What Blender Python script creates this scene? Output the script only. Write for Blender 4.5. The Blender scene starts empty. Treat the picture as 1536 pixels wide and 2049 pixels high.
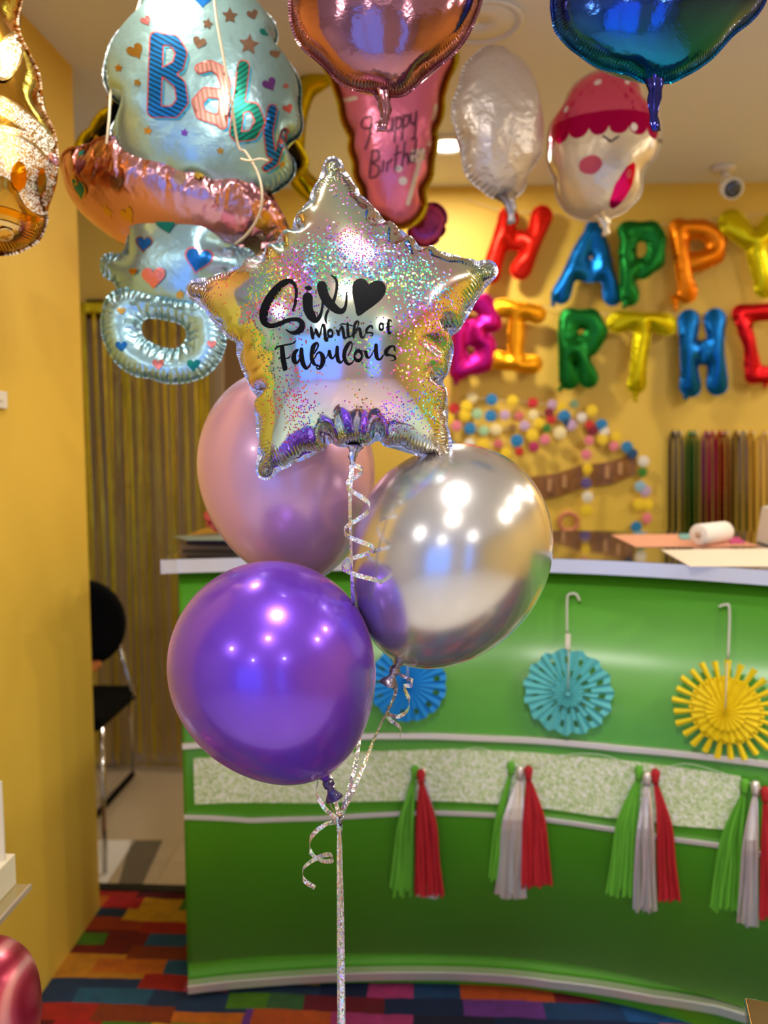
# A balloon bouquet in a party shop: star foil balloon, pearl latex balloons, counter and decorated wall
import bpy, math, random
import numpy as np
from mathutils import Vector, Matrix, Euler
from mathutils.geometry import delaunay_2d_cdt
from mathutils.bvhtree import BVHTree
PI = math.pi
SC = bpy.context.scene; COL = SC.collection
rnd = random.Random(7)

# ================================================================== camera, world, lights, exposure
F = 1600.0                                   # focal length in pixels of the 1536 x 2049 frame
cam_d = bpy.data.cameras.new('camera'); cam = bpy.data.objects.new('camera', cam_d); COL.objects.link(cam)
cam_d.sensor_fit = 'VERTICAL'; cam_d.sensor_height = 36; cam_d.sensor_width = 36*1536/2049
cam_d.lens = F/2049*36
cam.location = (0, 0, 1.5)
cam.rotation_euler = (PI/2-math.atan(142.5/F), 0, math.radians(2.65))
cam_d.clip_start = .05
cam_d.dof.use_dof = True; cam_d.dof.focus_distance = 1.10; cam_d.dof.aperture_fstop = 2.7
SC.camera = cam
vs = SC.view_settings
vs.view_transform = 'Standard'; vs.look = 'None'; vs.gamma = 1; vs.use_curve_mapping = False; vs.exposure = -0.32

wd = bpy.data.worlds.new('world'); SC.world = wd; wd.use_nodes = True
wd.node_tree.nodes['Background'].inputs['Color'].default_value = (.20, .37, 1, 1)
wd.node_tree.nodes['Background'].inputs['Strength'].default_value = 2.6

WARM = (1, .91, .76); NEUT = (1, .96, .90); CEIL = 2.59
def area(name, loc, rot, size, power, col, spread=180, sizey=None):
    l = bpy.data.lights.new(name, 'AREA'); l.shape = 'RECTANGLE' if sizey else 'DISK'; l.size = size
    if sizey: l.size_y = sizey
    l.energy = power; l.color = col; l.spread = math.radians(spread)
    o = bpy.data.objects.new(name, l); COL.objects.link(o); o.location = loc; o.rotation_euler = rot
    return o
# ceiling downlights, seen or reflected ones and added fill lamps: (x, y, diameter, watts)
LAMPS = [(.06, .50, .17, 22), (-.02, -.50, .12, 12), (1.85, 1.77, .10, 15), (1.88, 1.00, .10, 16), (2.05, .25, .10, 18),
         (.093, 3.06, .13, 19), (-.55, 1.45, .10, 7), (2.5, 2.6, .10, 10), (2.3, 3.2, .10, 9),  # all but the first in this row are unseen lamps added as fill
         (-1.9, -1.2, .14, 20), (1.4, -2.4, .14, 22), (-.9, -3.0, .14, 22)]  # unseen lamps added to fill the room and light the lower walls
for x, y, d, w in LAMPS:
    area('downlight_beam', (x, y, CEIL-.022), (0, 0, 0), d, w, WARM if w < 20 or d < .14 else NEUT)
# ------------------------------------------------------------------ 2D helpers
def resample(loop, res, closed=True):
    p = np.asarray(loop, float)
    if closed: p = np.vstack([p, p[:1]])
    d = np.hypot(*np.diff(p, axis=0).T); s = np.concatenate([[0], np.cumsum(d)])
    n = max(4, int(round(s[-1] / res)))
    t = np.linspace(0, s[-1], n + (0 if closed else 1), endpoint=not closed)
    return np.stack([np.interp(t, s, p[:, 0]), np.interp(t, s, p[:, 1])], 1)

def smooth(pts, closed=True, n=8):
    """Catmull-Rom through the points"""
    p = np.asarray(pts, float); N = len(p); out = []
    m = N if closed else N - 1
    for i in range(m):
        if closed: a, b, c, d = p[(i-1) % N], p[i], p[(i+1) % N], p[(i+2) % N]
        else: a, b, c, d = p[max(i-1, 0)], p[i], p[i+1], p[min(i+2, N-1)]
        for k in range(n):
            t = k / n
            out.append(0.5*((2*b) + (c-a)*t + (2*a-5*b+4*c-d)*t*t + (3*b-a-3*c+d)*t**3))
    if not closed: out.append(p[-1])
    return np.array(out)

def rounded(pts, rads, n=7):
    """polygon with each corner rounded by its own radius"""
    p = np.asarray(pts, float); N = len(p); out = []
    if np.isscalar(rads): rads = [rads]*N
    for i in range(N):
        a, b, c = p[i-1], p[i], p[(i+1) % N]
        u = a-b; v = c-b; lu, lv = np.linalg.norm(u), np.linalg.norm(v)
        ang = math.acos(max(-1, min(1, float(u@v)/(lu*lv))))
        t = min(rads[i]/max(math.tan(ang/2), 1e-6), lu*.48, lv*.48)
        s, e = b+u/lu*t, b+v/lv*t
        for k in range(n+1):
            q = k/n; out.append((1-q)**2*s + 2*q*(1-q)*b + q*q*e)
    return np.array(out)

def inside(pt, loop):
    x, y = pt[:, 0][:, None], pt[:, 1][:, None]
    a = loop; b = np.roll(loop, -1, 0)
    c = ((a[:, 1] > y) != (b[:, 1] > y))
    with np.errstate(divide='ignore', invalid='ignore'):
        xi = (b[:, 0]-a[:, 0])*(y-a[:, 1])/(b[:, 1]-a[:, 1]) + a[:, 0]
    return (np.sum(c & (x < xi), 1) % 2) == 1

def dist_to(pt, loop):
    a = loop[None]; b = np.roll(loop, -1, 0)[None]; q = pt[:, None]
    ab = b-a; t = np.clip(((q-a)*ab).sum(2)/np.maximum((ab*ab).sum(2), 1e-12), 0, 1)
    return np.sqrt((((a+ab*t[..., None])-q)**2).sum(2)).min(1)

def triangulate(loops, res, jit=.12, seed=1):
    """fill loops (outer first, then holes) with an even triangle mesh"""
    L = [resample(l, res) for l in loops]
    allb = np.vstack(L); lo, hi = allb.min(0), allb.max(0)
    rng = np.random.default_rng(seed); g = []
    dy = res*.866
    for j in range(int((hi[1]-lo[1])/dy)+2):
        xs = np.arange(lo[0]-res, hi[0]+res, res) + (res/2 if j % 2 else 0)
        g.append(np.stack([xs, np.full_like(xs, lo[1]+j*dy)], 1))
    g = np.vstack(g); g += rng.uniform(-jit, jit, g.shape)*res
    def ok(q):
        r = inside(q, L[0])
        for h in L[1:]: r &= ~inside(q, h)
        return r
    g = g[ok(g)]
    keep = np.ones(len(g), bool)
    for l in L: keep &= dist_to(g, l) > res*.6
    g = g[keep]
    pts = np.vstack([allb, g]); edges = []; o = 0
    for l in L:
        n = len(l); edges += [(o+i, o+(i+1) % n) for i in range(n)]; o += n
    v, e, f, *_ = delaunay_2d_cdt([Vector(q) for q in pts], edges, [], 0, 1e-7)
    v = np.array([tuple(q) for q in v]); f = np.array([t for t in f if len(t) == 3])
    c = v[f].mean(1); f = f[ok(c)]
    a = v[f]; ar = np.cross(a[:, 1]-a[:, 0], a[:, 2]-a[:, 0])
    f[ar < 0] = f[ar < 0][:, ::-1]
    return v, f, [len(l) for l in L]

# ------------------------------------------------------------------ foil: two flat sheets welded at the rim and blown up
def inflate(loops, res=.01, steps=500, p=60., comp=.35, bend=.02, seam=.006, ripple=.0015, damp=.985, seed=1, puff=.35, relax=0):
    V2, F, nb = triangulate(loops, res, seed=seed)
    NB = sum(nb); N = len(V2)
    # guard: cdt keeps the order of input points
    z0 = np.zeros(N)
    dall = np.min([dist_to(V2, V2[sum(nb[:k]):sum(nb[:k+1])]) for k in range(len(nb))], 0)
    z0 = puff*np.minimum(dall, 5*res)*.6
    back = np.arange(N); back[NB:] = N + np.arange(N-NB)
    X = np.zeros((N + N-NB, 3)); X[:N, :2] = V2; X[:N, 2] = z0
    X[N:, :2] = V2[NB:]; X[N:, 2] = -z0[NB:]
    FF = np.vstack([F, back[F][:, ::-1]])
    UV = np.vstack([V2, V2[NB:]])
    front_n = len(F)
    def edges_of(F):
        e = np.vstack([F[:, [0, 1]], F[:, [1, 2]], F[:, [2, 0]]]); e.sort(1)
        return e
    e = np.unique(edges_of(FF), axis=0)
    rest = np.linalg.norm(UV[e[:, 0]]-UV[e[:, 1]], axis=1)
    # bending: opposite corners of neighbouring triangles in one sheet
    opp = {}
    bl = []
    for t in FF:
        for k in range(3):
            a, b, c = int(t[k]), int(t[(k+1) % 3]), int(t[(k+2) % 3])
            key = (a, b) if a < b else (b, a)
            if key in opp:
                if not (a < NB and b < NB): bl.append((opp[key], c))
            else: opp[key] = c
    be = np.array(bl); brest = np.linalg.norm(UV[be[:, 0]]-UV[be[:, 1]], axis=1)
    def colour(E):
        used = {}; groups = []
        col = np.zeros(len(E), int)
        masks = [0]*len(X)
        for k, (i, j) in enumerate(E.tolist()):
            m = masks[i] | masks[j]; c = 0
            while m >> c & 1: c += 1
            col[k] = c; masks[i] |= 1 << c; masks[j] |= 1 << c
        return [np.where(col == c)[0] for c in range(col.max()+1)]
    G = [(e[g, 0], e[g, 1], rest[g]) for g in colour(e)]
    B = [(be[g, 0], be[g, 1], brest[g]) for g in colour(be)] if bend else []
    vel = np.zeros_like(X); dt = 1/60.
    M = len(X); mass = res*res
    f0, f1, f2 = FF.T
    for s in range(steps):
        nrm = np.cross(X[f1]-X[f0], X[f2]-X[f0])/6
        fo = np.zeros_like(X)
        for k in range(3):
            q = nrm[:, k]
            fo[:, k] = np.bincount(f0, q, M)+np.bincount(f1, q, M)+np.bincount(f2, q, M)
        pr = p*min(1, (s+1)/60.)*(1 if s < steps*.7 else 1-.85*(s-steps*.7)/(steps*.3))
        vel = vel*damp + dt*pr*fo/mass*.01
        P = X + vel*dt
        for (i, j, r) in G:
            d = P[j]-P[i]; l = np.sqrt((d*d).sum(1))+1e-12
            k = (l-r)/l*.5; k = np.where(k < 0, k*comp, k)
            d *= k[:, None]; P[i] += d; P[j] -= d
        for (i, j, r) in B:
            d = P[j]-P[i]; l = np.sqrt((d*d).sum(1))+1e-12
            k = np.where(l < r, (l-r)/l*.5*bend, 0)
            d *= k[:, None]; P[i] += d; P[j] -= d
        vel = (P-X)/dt; X = P
        sp = np.sqrt((vel*vel).sum(1)); vm = .25*res/dt; vel *= np.minimum(1, vm/np.maximum(sp, 1e-9))[:, None]
    if relax:
        # even out dents: neighbour averaging, the rim only along itself
        deg = np.bincount(e[:, 0], minlength=M)+np.bincount(e[:, 1], minlength=M)
        o = 0; prv = np.zeros(NB, int); nx_ = np.zeros(NB, int)
        for n in nb:
            ii = np.arange(n); prv[o:o+n] = o+(ii-1) % n; nx_[o:o+n] = o+(ii+1) % n; o += n
        for _ in range(relax):
            A_ = np.zeros_like(X)
            for k in range(3): A_[:, k] = np.bincount(e[:, 0], X[e[:, 1], k], M)+np.bincount(e[:, 1], X[e[:, 0], k], M)
            A_ /= deg[:, None]; A_[:NB] = (X[prv]+X[nx_])/2
            X = X+.5*(A_-X)
    X -= X.mean(0)
    global LAST_STRAIN
    _l = np.linalg.norm(X[e[:, 0]]-X[e[:, 1]], axis=1)/rest-1; LAST_STRAIN = (np.percentile(_l, [1, 10, 50, 90, 99]))
    # vertex normals
    def vnorm(X):
        nr = np.cross(X[f1]-X[f0], X[f2]-X[f0]); o = np.zeros_like(X)
        for k in range(3): o[:, k] = np.bincount(f0, nr[:, k], M)+np.bincount(f1, nr[:, k], M)+np.bincount(f2, nr[:, k], M)
        return o/np.maximum(np.linalg.norm(o, axis=1), 1e-9)[:, None]
    VN = vnorm(X)
    verts = X; faces = FF.tolist(); uv = UV
    if seam:
        rng = np.random.default_rng(seed+5); o = 0; nv = [verts]; nu = [uv]; base = len(verts)
        for n in nb:
            idx = np.arange(o, o+n); q = X[idx]
            out = VN[idx].copy(); tan = np.roll(q, -1, 0)-np.roll(q, 1, 0)
            tan /= np.linalg.norm(tan, axis=1)[:, None]+1e-9
            out -= (out*tan).sum(1)[:, None]*tan; out /= np.linalg.norm(out, axis=1)[:, None]+1e-9
            for _ in range(2): out = (out+np.roll(out, 1, 0)+np.roll(out, -1, 0))/3
            out /= np.linalg.norm(out, axis=1)[:, None]+1e-9
            side = np.cross(tan, out)
            w = rng.uniform(-1, 1, n); w = (w+np.roll(w, 1))*ripple*1.3
            new = q + out*seam + side*w[:, None]
            nv.append(new); nu.append(uv[idx]+0)
            for k in range(n):
                a, b = o+k, o+(k+1) % n; c, d = base+(k+1) % n, base+k
                faces.append([a, d, c, b])
            base += n; o += n
        verts = np.vstack(nv); uv = np.vstack(nu)
    # distance to the rim and arc length of the nearest rim point, for the fine pleats along the weld
    rim = np.full(N, 9.); arc = np.zeros(N); o = 0
    for n in nb:
        L = V2[o:o+n]; s = np.arange(n)*res
        d = np.sqrt(((V2[:, None]-L[None])**2).sum(2)); j = d.argmin(1)
        A, Bp, Cn = L[j], L[(j+1) % n], L[j-1]
        t1 = ((V2-A)*(Bp-A)).sum(1)/((Bp-A)**2).sum(1); t0 = ((V2-A)*(Cn-A)).sum(1)/((Cn-A)**2).sum(1)
        aa = s[j]+res*(np.clip(t1, 0, .5)-np.clip(t0, 0, .5)); m = d.min(1) < rim
        rim[m] = d.min(1)[m]; arc[m] = aa[m]; o += n
    rim = np.concatenate([rim, rim[NB:]]); arc = np.concatenate([arc, arc[NB:]])
    if seam: rim = np.concatenate([rim, -np.ones(NB)*.01]); arc = np.concatenate([arc, arc[:NB]])
    return dict(v=verts, f=faces, uv=uv, nf=front_n, nb=nb, F=F, V2=V2, X=X, VN=VN, N=N, rim=rim, arc=arc, nfoil=len(FF))

def sdf_loops(strokes, g=.004, pad=.05):
    """outline(s) of a union of thick strokes: marching squares on their distance field; strokes = [(points, width)]"""
    allp = np.vstack([np.asarray(p, float) for p, w in strokes]); wm = max(w for p, w in strokes)
    lo = allp.min(0)-wm/2-3*g; hi = allp.max(0)+wm/2+3*g
    xs = np.arange(lo[0], hi[0]+g, g); ys = np.arange(lo[1], hi[1]+g, g)
    GX, GY = np.meshgrid(xs, ys, indexing='ij'); S = np.full(GX.shape, 9.)
    for p, w in strokes:
        p = np.asarray(p, float)
        for a, b in zip(p[:-1], p[1:]):
            ab = b-a; t = np.clip(((GX-a[0])*ab[0]+(GY-a[1])*ab[1])/max(ab@ab, 1e-12), 0, 1)
            S = np.minimum(S, np.hypot(GX-a[0]-ab[0]*t, GY-a[1]-ab[1]*t)-w/2)
    S[S == 0] = 1e-9; nxt = {}
    def cut(i, j, k, l):
        a, b = S[i, j], S[k, l]; t = a/(a-b)
        return ((min(i, k), min(j, l), i == k), (xs[i]+(xs[k]-xs[i])*t, ys[j]+(ys[l]-ys[j])*t))
    pos = {}
    inn = S < 0
    mix = (inn[:-1, :-1].astype(int)+inn[1:, :-1]+inn[1:, 1:]+inn[:-1, 1:]); cells = np.argwhere((mix > 0) & (mix < 4))
    for i, j in cells.tolist():
        c = [(i, j), (i+1, j), (i+1, j+1), (i, j+1)]; ent = []; ext = []
        for q in range(4):
            a, b = c[q], c[(q+1) % 4]
            if inn[a] != inn[b]:
                key, p = cut(*a, *b); pos[key] = p
                (ext if inn[a] else ent).append(key)
        if len(ent) == 1: nxt[ext[0]] = ent[0]
        else:
            nxt[ext[0]] = ent[0]; nxt[ext[1]] = ent[1]
    loops = []
    while nxt:
        k = next(iter(nxt)); L = []
        while k in nxt: L.append(pos[k]); k = nxt.pop(k)
        if len(L) > 12: loops.append(np.array(L))
    def area(L): return abs(np.sum(L[:, 0]*np.roll(L[:, 1], -1)-L[:, 1]*np.roll(L[:, 0], -1)))/2
    loops.sort(key=area, reverse=True)
    return loops

class Sheet:
    """maps flat sheet coordinates onto the blown-up front (or back)"""
    def __init__(s, D, side=0):
        s.D = D; s.side = side
        s.bvh = BVHTree.FromPolygons([(a, b, 0) for a, b in D['V2']], D['F'].tolist())
    def at(s, q, off=.0004):
        D = s.D; out = []
        for x, y in q:
            loc, n, i, d = s.bvh.find_nearest((float(x), float(y), 0))
            t = D['F'][i]; a, b, c = D['V2'][t]; NB = sum(D['nb'])
            k = np.where(t < NB, t, t+D['N']-NB) if s.side else t
            m = np.array([b-a, c-a]).T
            u, v = np.linalg.solve(m, np.array([loc.x, loc.y])-a)
            w = np.array([1-u-v, u, v])
            nn = w@D['VN'][k]; out.append(w@D['X'][k]+nn/(np.linalg.norm(nn)+1e-9)*off)
        return np.array(out)
# ================================================================== pixel rays to places in the room
CR = cam.rotation_euler.to_matrix(); C0 = Vector(cam.location)
def PA(px, py, D):
    """the point seen at px, py at the distance D along the lens axis"""
    return C0 + CR @ Vector(((px-768)/F*D, (1024.5-py)/F*D, -D))
def ray(px, py): return CR @ Vector(((px-768)/F, (1024.5-py)/F, -1))
def HY(px, py, Y): d = ray(px, py); return C0+d*(Y/d.y)
def HZ(px, py, z): d = ray(px, py); return C0+d*((z-1.5)/d.z)
def HX(px, py, X): d = ray(px, py); return C0+d*(X/d.x)
def facing(px, py, D, roll=0, yaw=0, pitch=0):
    """matrix of a frame whose x, y, z are right, up and towards the lens, turned by the angles (degrees)"""
    r = math.radians
    M = CR @ Euler((r(pitch), r(yaw), 0), 'XYZ').to_matrix() @ Matrix.Rotation(r(roll), 3, 'Z')
    return Matrix.Translation(PA(px, py, D)) @ M.to_4x4()
def onwall(p): return Matrix.Translation(p) @ Matrix.Rotation(PI/2, 4, 'X')

# ================================================================== objects
def tag(o, label=None, cat=None, group=None, kind=None):
    if label: o['label'] = label
    if cat: o['category'] = cat
    if group: o['group'] = group
    if kind: o['kind'] = kind
    return o
def empty(name, loc=(0, 0, 0), label=None, cat=None, group=None, M=None):
    o = bpy.data.objects.new(name, None); COL.objects.link(o); o.empty_display_size = .05
    if M is not None: o.matrix_world = M
    else: o.location = loc
    return tag(o, label, cat, group)
def wl(o):
    """matrix from an object's own location/rotation (nothing is evaluated while the script runs)"""
    return Matrix.LocRotScale(o.location, o.rotation_euler, o.scale)
def link_mesh(name, me, parent=None, M=None):
    """the mesh is written in world coordinates (M places it); a part keeps its place under its thing"""
    o = bpy.data.objects.new(name, me); COL.objects.link(o)
    if M is not None: o.matrix_world = M
    if parent is not None:
        P = wl(parent); q = parent
        while q.parent is not None: q = q.parent; P = wl(q) @ P
        W = M if M is not None else Matrix.Identity(4)
        o.parent = parent; L = P.inverted() @ W
        o.location, rot, o.scale = L.decompose(); o.rotation_euler = rot.to_euler()
    return o
def recenter(o):
    """puts the origin of a top-level mesh at its own base centre"""
    me = o.data; n = len(me.vertices); co = np.empty(n*3); me.vertices.foreach_get('co', co); co = co.reshape(-1, 3)
    c = np.array([(co[:, 0].min()+co[:, 0].max())/2, (co[:, 1].min()+co[:, 1].max())/2, co[:, 2].min()])
    me.vertices.foreach_set('co', (co-c).ravel()); o.location = Vector(c); me.update()
    return o

class MB:
    def __init__(s): s.v = []; s.f = []; s.m = []
    def add(s, v, f, m=0):
        o = len(s.v); s.v += [tuple(map(float, q)) for q in v]; s.f += [[o+i for i in t] for t in f]; s.m += [m]*len(f)
    def box(s, lo, hi, m=0):
        (a, b, c), (d, e, g) = lo, hi
        s.add([(a, b, c), (d, b, c), (d, e, c), (a, e, c), (a, b, g), (d, b, g), (d, e, g), (a, e, g)],
              [(0, 3, 2, 1), (4, 5, 6, 7), (0, 1, 5, 4), (1, 2, 6, 5), (2, 3, 7, 6), (3, 0, 4, 7)], m)
    def tube(s, pts, r, n=8, m=0, cap=True):
        pts = [Vector(p) for p in pts]; R = r if hasattr(r, '__len__') else [r]*len(pts); rings = []; up = None
        for i, p in enumerate(pts):
            t = (pts[min(i+1, len(pts)-1)]-pts[max(i-1, 0)]).normalized()
            if up is None: up = t.orthogonal().normalized()
            up = (up-t*up.dot(t)).normalized(); w = t.cross(up)
            rings.append([p+(up*math.cos(2*PI*k/n)+w*math.sin(2*PI*k/n))*R[i] for k in range(n)])
        v = [q for g in rings for q in g]
        f = [(i*n+k, i*n+(k+1) % n, (i+1)*n+(k+1) % n, (i+1)*n+k) for i in range(len(pts)-1) for k in range(n)]
        if cap: f += [tuple(range(n))[::-1], tuple((len(pts)-1)*n+k for k in range(n))]
        s.add(v, f, m)
    def ribbon(s, pts, width, wdir=None, thick=.0003, m=0):
        """flat strip along pts; wdir = direction (or list) of its width"""
        pts = [Vector(p) for p in pts]; N = len(pts); v = []
        for i, p in enumerate(pts):
            t = (pts[min(i+1, N-1)]-pts[max(i-1, 0)]).normalized()
            d = Vector(wdir[i] if isinstance(wdir, list) else wdir); d = (d-t*d.dot(t)).normalized(); n = t.cross(d)
            w = (width[i] if hasattr(width, '__len__') else width)/2
            v += [p-d*w-n*thick, p+d*w-n*thick, p+d*w+n*thick, p-d*w+n*thick]
        f = []
        for i in range(N-1):
            for k in range(4): f.append((4*i+k, 4*i+(k+1) % 4, 4*i+4+(k+1) % 4, 4*i+4+k))
        f += [(3, 2, 1, 0), (4*N-4, 4*N-3, 4*N-2, 4*N-1)]
        s.add(v, f, m)
    def prism(s, poly, h, M=None, m=0, z0=0):
        """polygon (x, y) given thickness along z, placed by the matrix M"""
        n = len(poly); v = [Vector((x, y, z0)) for x, y in poly]+[Vector((x, y, z0+h)) for x, y in poly]
        if M is not None: v = [M @ q for q in v]
        s.add(v, [tuple(range(n))[::-1], tuple(range(n, 2*n))]+[(k, (k+1) % n, n+(k+1) % n, n+k) for k in range(n)], m)
    def lathe(s, prof, M=None, n=32, m=0):
        v = []; N = len(prof)
        for r, z in prof: v += [Vector((r*math.cos(2*PI*k/n), r*math.sin(2*PI*k/n), z)) for k in range(n)]
        if M is not None: v = [M @ q for q in v]
        f = [(i*n+k, i*n+(k+1) % n, (i+1)*n+(k+1) % n, (i+1)*n+k) for i in range(N-1) for k in range(n)]
        s.add(v, f+[tuple(range(n))[::-1], tuple((N-1)*n+k for k in range(n))], m)
    def build(s, name, mats, parent=None, smooth=False, M=None, bevel=0, top=None):
        me = bpy.data.meshes.new(name); me.from_pydata(s.v, [], s.f)
        for q in (mats if isinstance(mats, (list, tuple)) else [mats]): me.materials.append(q)
        me.polygons.foreach_set('material_index', s.m)
        if smooth: me.shade_smooth()
        me.validate(); o = link_mesh(name, me, parent, M)
        if bevel:
            b = o.modifiers.new('bevel', 'BEVEL'); b.width = bevel; b.segments = 3; b.limit_method = 'ANGLE'
            me.shade_smooth(); b.harden_normals = True
        if parent is None and M is None: recenter(o)
        return o

# ================================================================== materials
def lin(c): return tuple(((x/255)/12.92 if x/255 <= .04045 else ((x/255+.055)/1.055)**2.4) for x in c)
MATS = {}
class NT:
    def __init__(s, name):
        s.m = bpy.data.materials.new(name); s.m.use_nodes = True; s.t = s.m.node_tree
        s.b = s.t.nodes['Principled BSDF']; MATS[name] = s.m
    def n(s, kind, **kw):
        q = s.t.nodes.new('ShaderNode'+kind)
        for k, v in kw.items():
            if k in q.inputs.keys(): s.set(q.inputs[k], v)
            else: setattr(q, k, v)
        return q
    def set(s, sock, v):
        if hasattr(v, 'links') or hasattr(v, 'is_linked'): s.t.links.new(v, sock)
        else: sock.default_value = v
    def math(s, op, a, b=0, c=None):
        q = s.t.nodes.new('ShaderNodeMath'); q.operation = op; s.set(q.inputs[0], a); s.set(q.inputs[1], b)
        if c is not None: s.set(q.inputs[2], c)
        return q.outputs[0]
    def ramp(s, fac, stops, interp='LINEAR'):
        q = s.t.nodes.new('ShaderNodeValToRGB'); q.color_ramp.interpolation = interp; e = q.color_ramp.elements
        while len(e) < len(stops): e.new(.5)
        for i, (p, c) in enumerate(stops): e[i].position = p; e[i].color = (*c, 1) if len(c) == 3 else c
        s.set(q.inputs['Fac'], fac); return q.outputs['Color']
    def mix(s, fac, a, b, blend='MIX'):
        q = s.t.nodes.new('ShaderNodeMix'); q.data_type = 'RGBA'; q.blend_type = blend
        s.set(q.inputs[0], fac); s.set(q.inputs[6], a); s.set(q.inputs[7], b); return q.outputs[2]
    def bump(s, h, dist=.001, strength=1, normal=None):
        q = s.n('Bump'); s.set(q.inputs['Height'], h); q.inputs['Distance'].default_value = dist; q.inputs['Strength'].default_value = strength
        if normal is not None: s.set(q.inputs['Normal'], normal)
        return q.outputs[0]
    def attr(s, name): return s.n('Attribute', attribute_name=name)
def c4(c): return (*c, 1)
def plain(name, rgb, rough=.5, metal=0, coat=0, **kw):
    if name in MATS: return MATS[name]
    N = NT(name); b = N.b
    b.inputs['Base Color'].default_value = c4(lin(rgb)); b.inputs['Roughness'].default_value = rough; b.inputs['Metallic'].default_value = metal
    b.inputs['Coat Weight'].default_value = coat; b.inputs['Coat Roughness'].default_value = .05
    for k, v in kw.items(): b.inputs[k.replace('_', ' ')].default_value = v
    return N.m
def foil(name, rgb, rough=.13, metal=1.0, pleat=.0011, crinkle=.0006, freq=1100., deep=.035, rgb2=None, glitter=0, coat=0):
    """metallised film with fine pleats along the weld"""
    if name in MATS: return MATS[name]
    N = NT(name); b = N.b
    rim, arc, uv = N.attr('rim').outputs['Fac'], N.attr('arc').outputs['Fac'], N.attr('flat').outputs['Vector']
    nz = N.n('TexNoise', Vector=uv, Scale=22., Detail=2.).outputs['Fac']
    ph = N.math('ADD', N.math('MULTIPLY', arc, freq), N.math('MULTIPLY', nz, 14.))
    wave = N.math('SINE', ph)
    m = N.n('MapRange', interpolation_type='SMOOTHSTEP'); N.set(m.inputs['Value'], rim)
    m.inputs['From Min'].default_value = 0; m.inputs['From Max'].default_value = deep; m.inputs['To Min'].default_value = 1; m.inputs['To Max'].default_value = 0
    nm = N.n('TexNoise', Vector=uv, Scale=9., Detail=1.).outputs['Fac']
    amp = N.math('MULTIPLY', m.outputs[0], N.math('MULTIPLY', nm, 1.5))
    h = N.math('MULTIPLY', wave, amp)
    no = N.bump(h, pleat)
    if crinkle:
        cr = N.n('TexNoise', Vector=uv, Scale=30., Detail=4., Roughness=.5).outputs['Fac']
        no = N.bump(cr, crinkle*4, 1, no)
    N.set(b.inputs['Normal'], no)
    col = c4(lin(rgb))
    if rgb2:
        sp = N.n('SeparateXYZ', Vector=uv); mr = N.n('MapRange', Value=sp.outputs['Y'])
        mr.inputs['From Min'].default_value = rgb2[1]; mr.inputs['From Max'].default_value = rgb2[2]
        col = N.mix(mr.outputs[0], c4(lin(rgb2[0])), c4(lin(rgb)))
    if glitter:
        vo = N.n('TexVoronoi', Vector=uv, Scale=450.)
        g = N.math('GREATER_THAN', N.n('SeparateColor', Color=vo.outputs['Color']).outputs[0], 1-glitter)
        col = N.mix(g, col, (.95, .92, .85, 1))
        N.set(b.inputs['Roughness'], N.math('MULTIPLY_ADD', g, .4, rough))
    else: b.inputs['Roughness'].default_value = rough
    N.set(b.inputs['Base Color'], col)
    b.inputs['Metallic'].default_value = metal; b.inputs['Coat Weight'].default_value = coat
    return N.m

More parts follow.
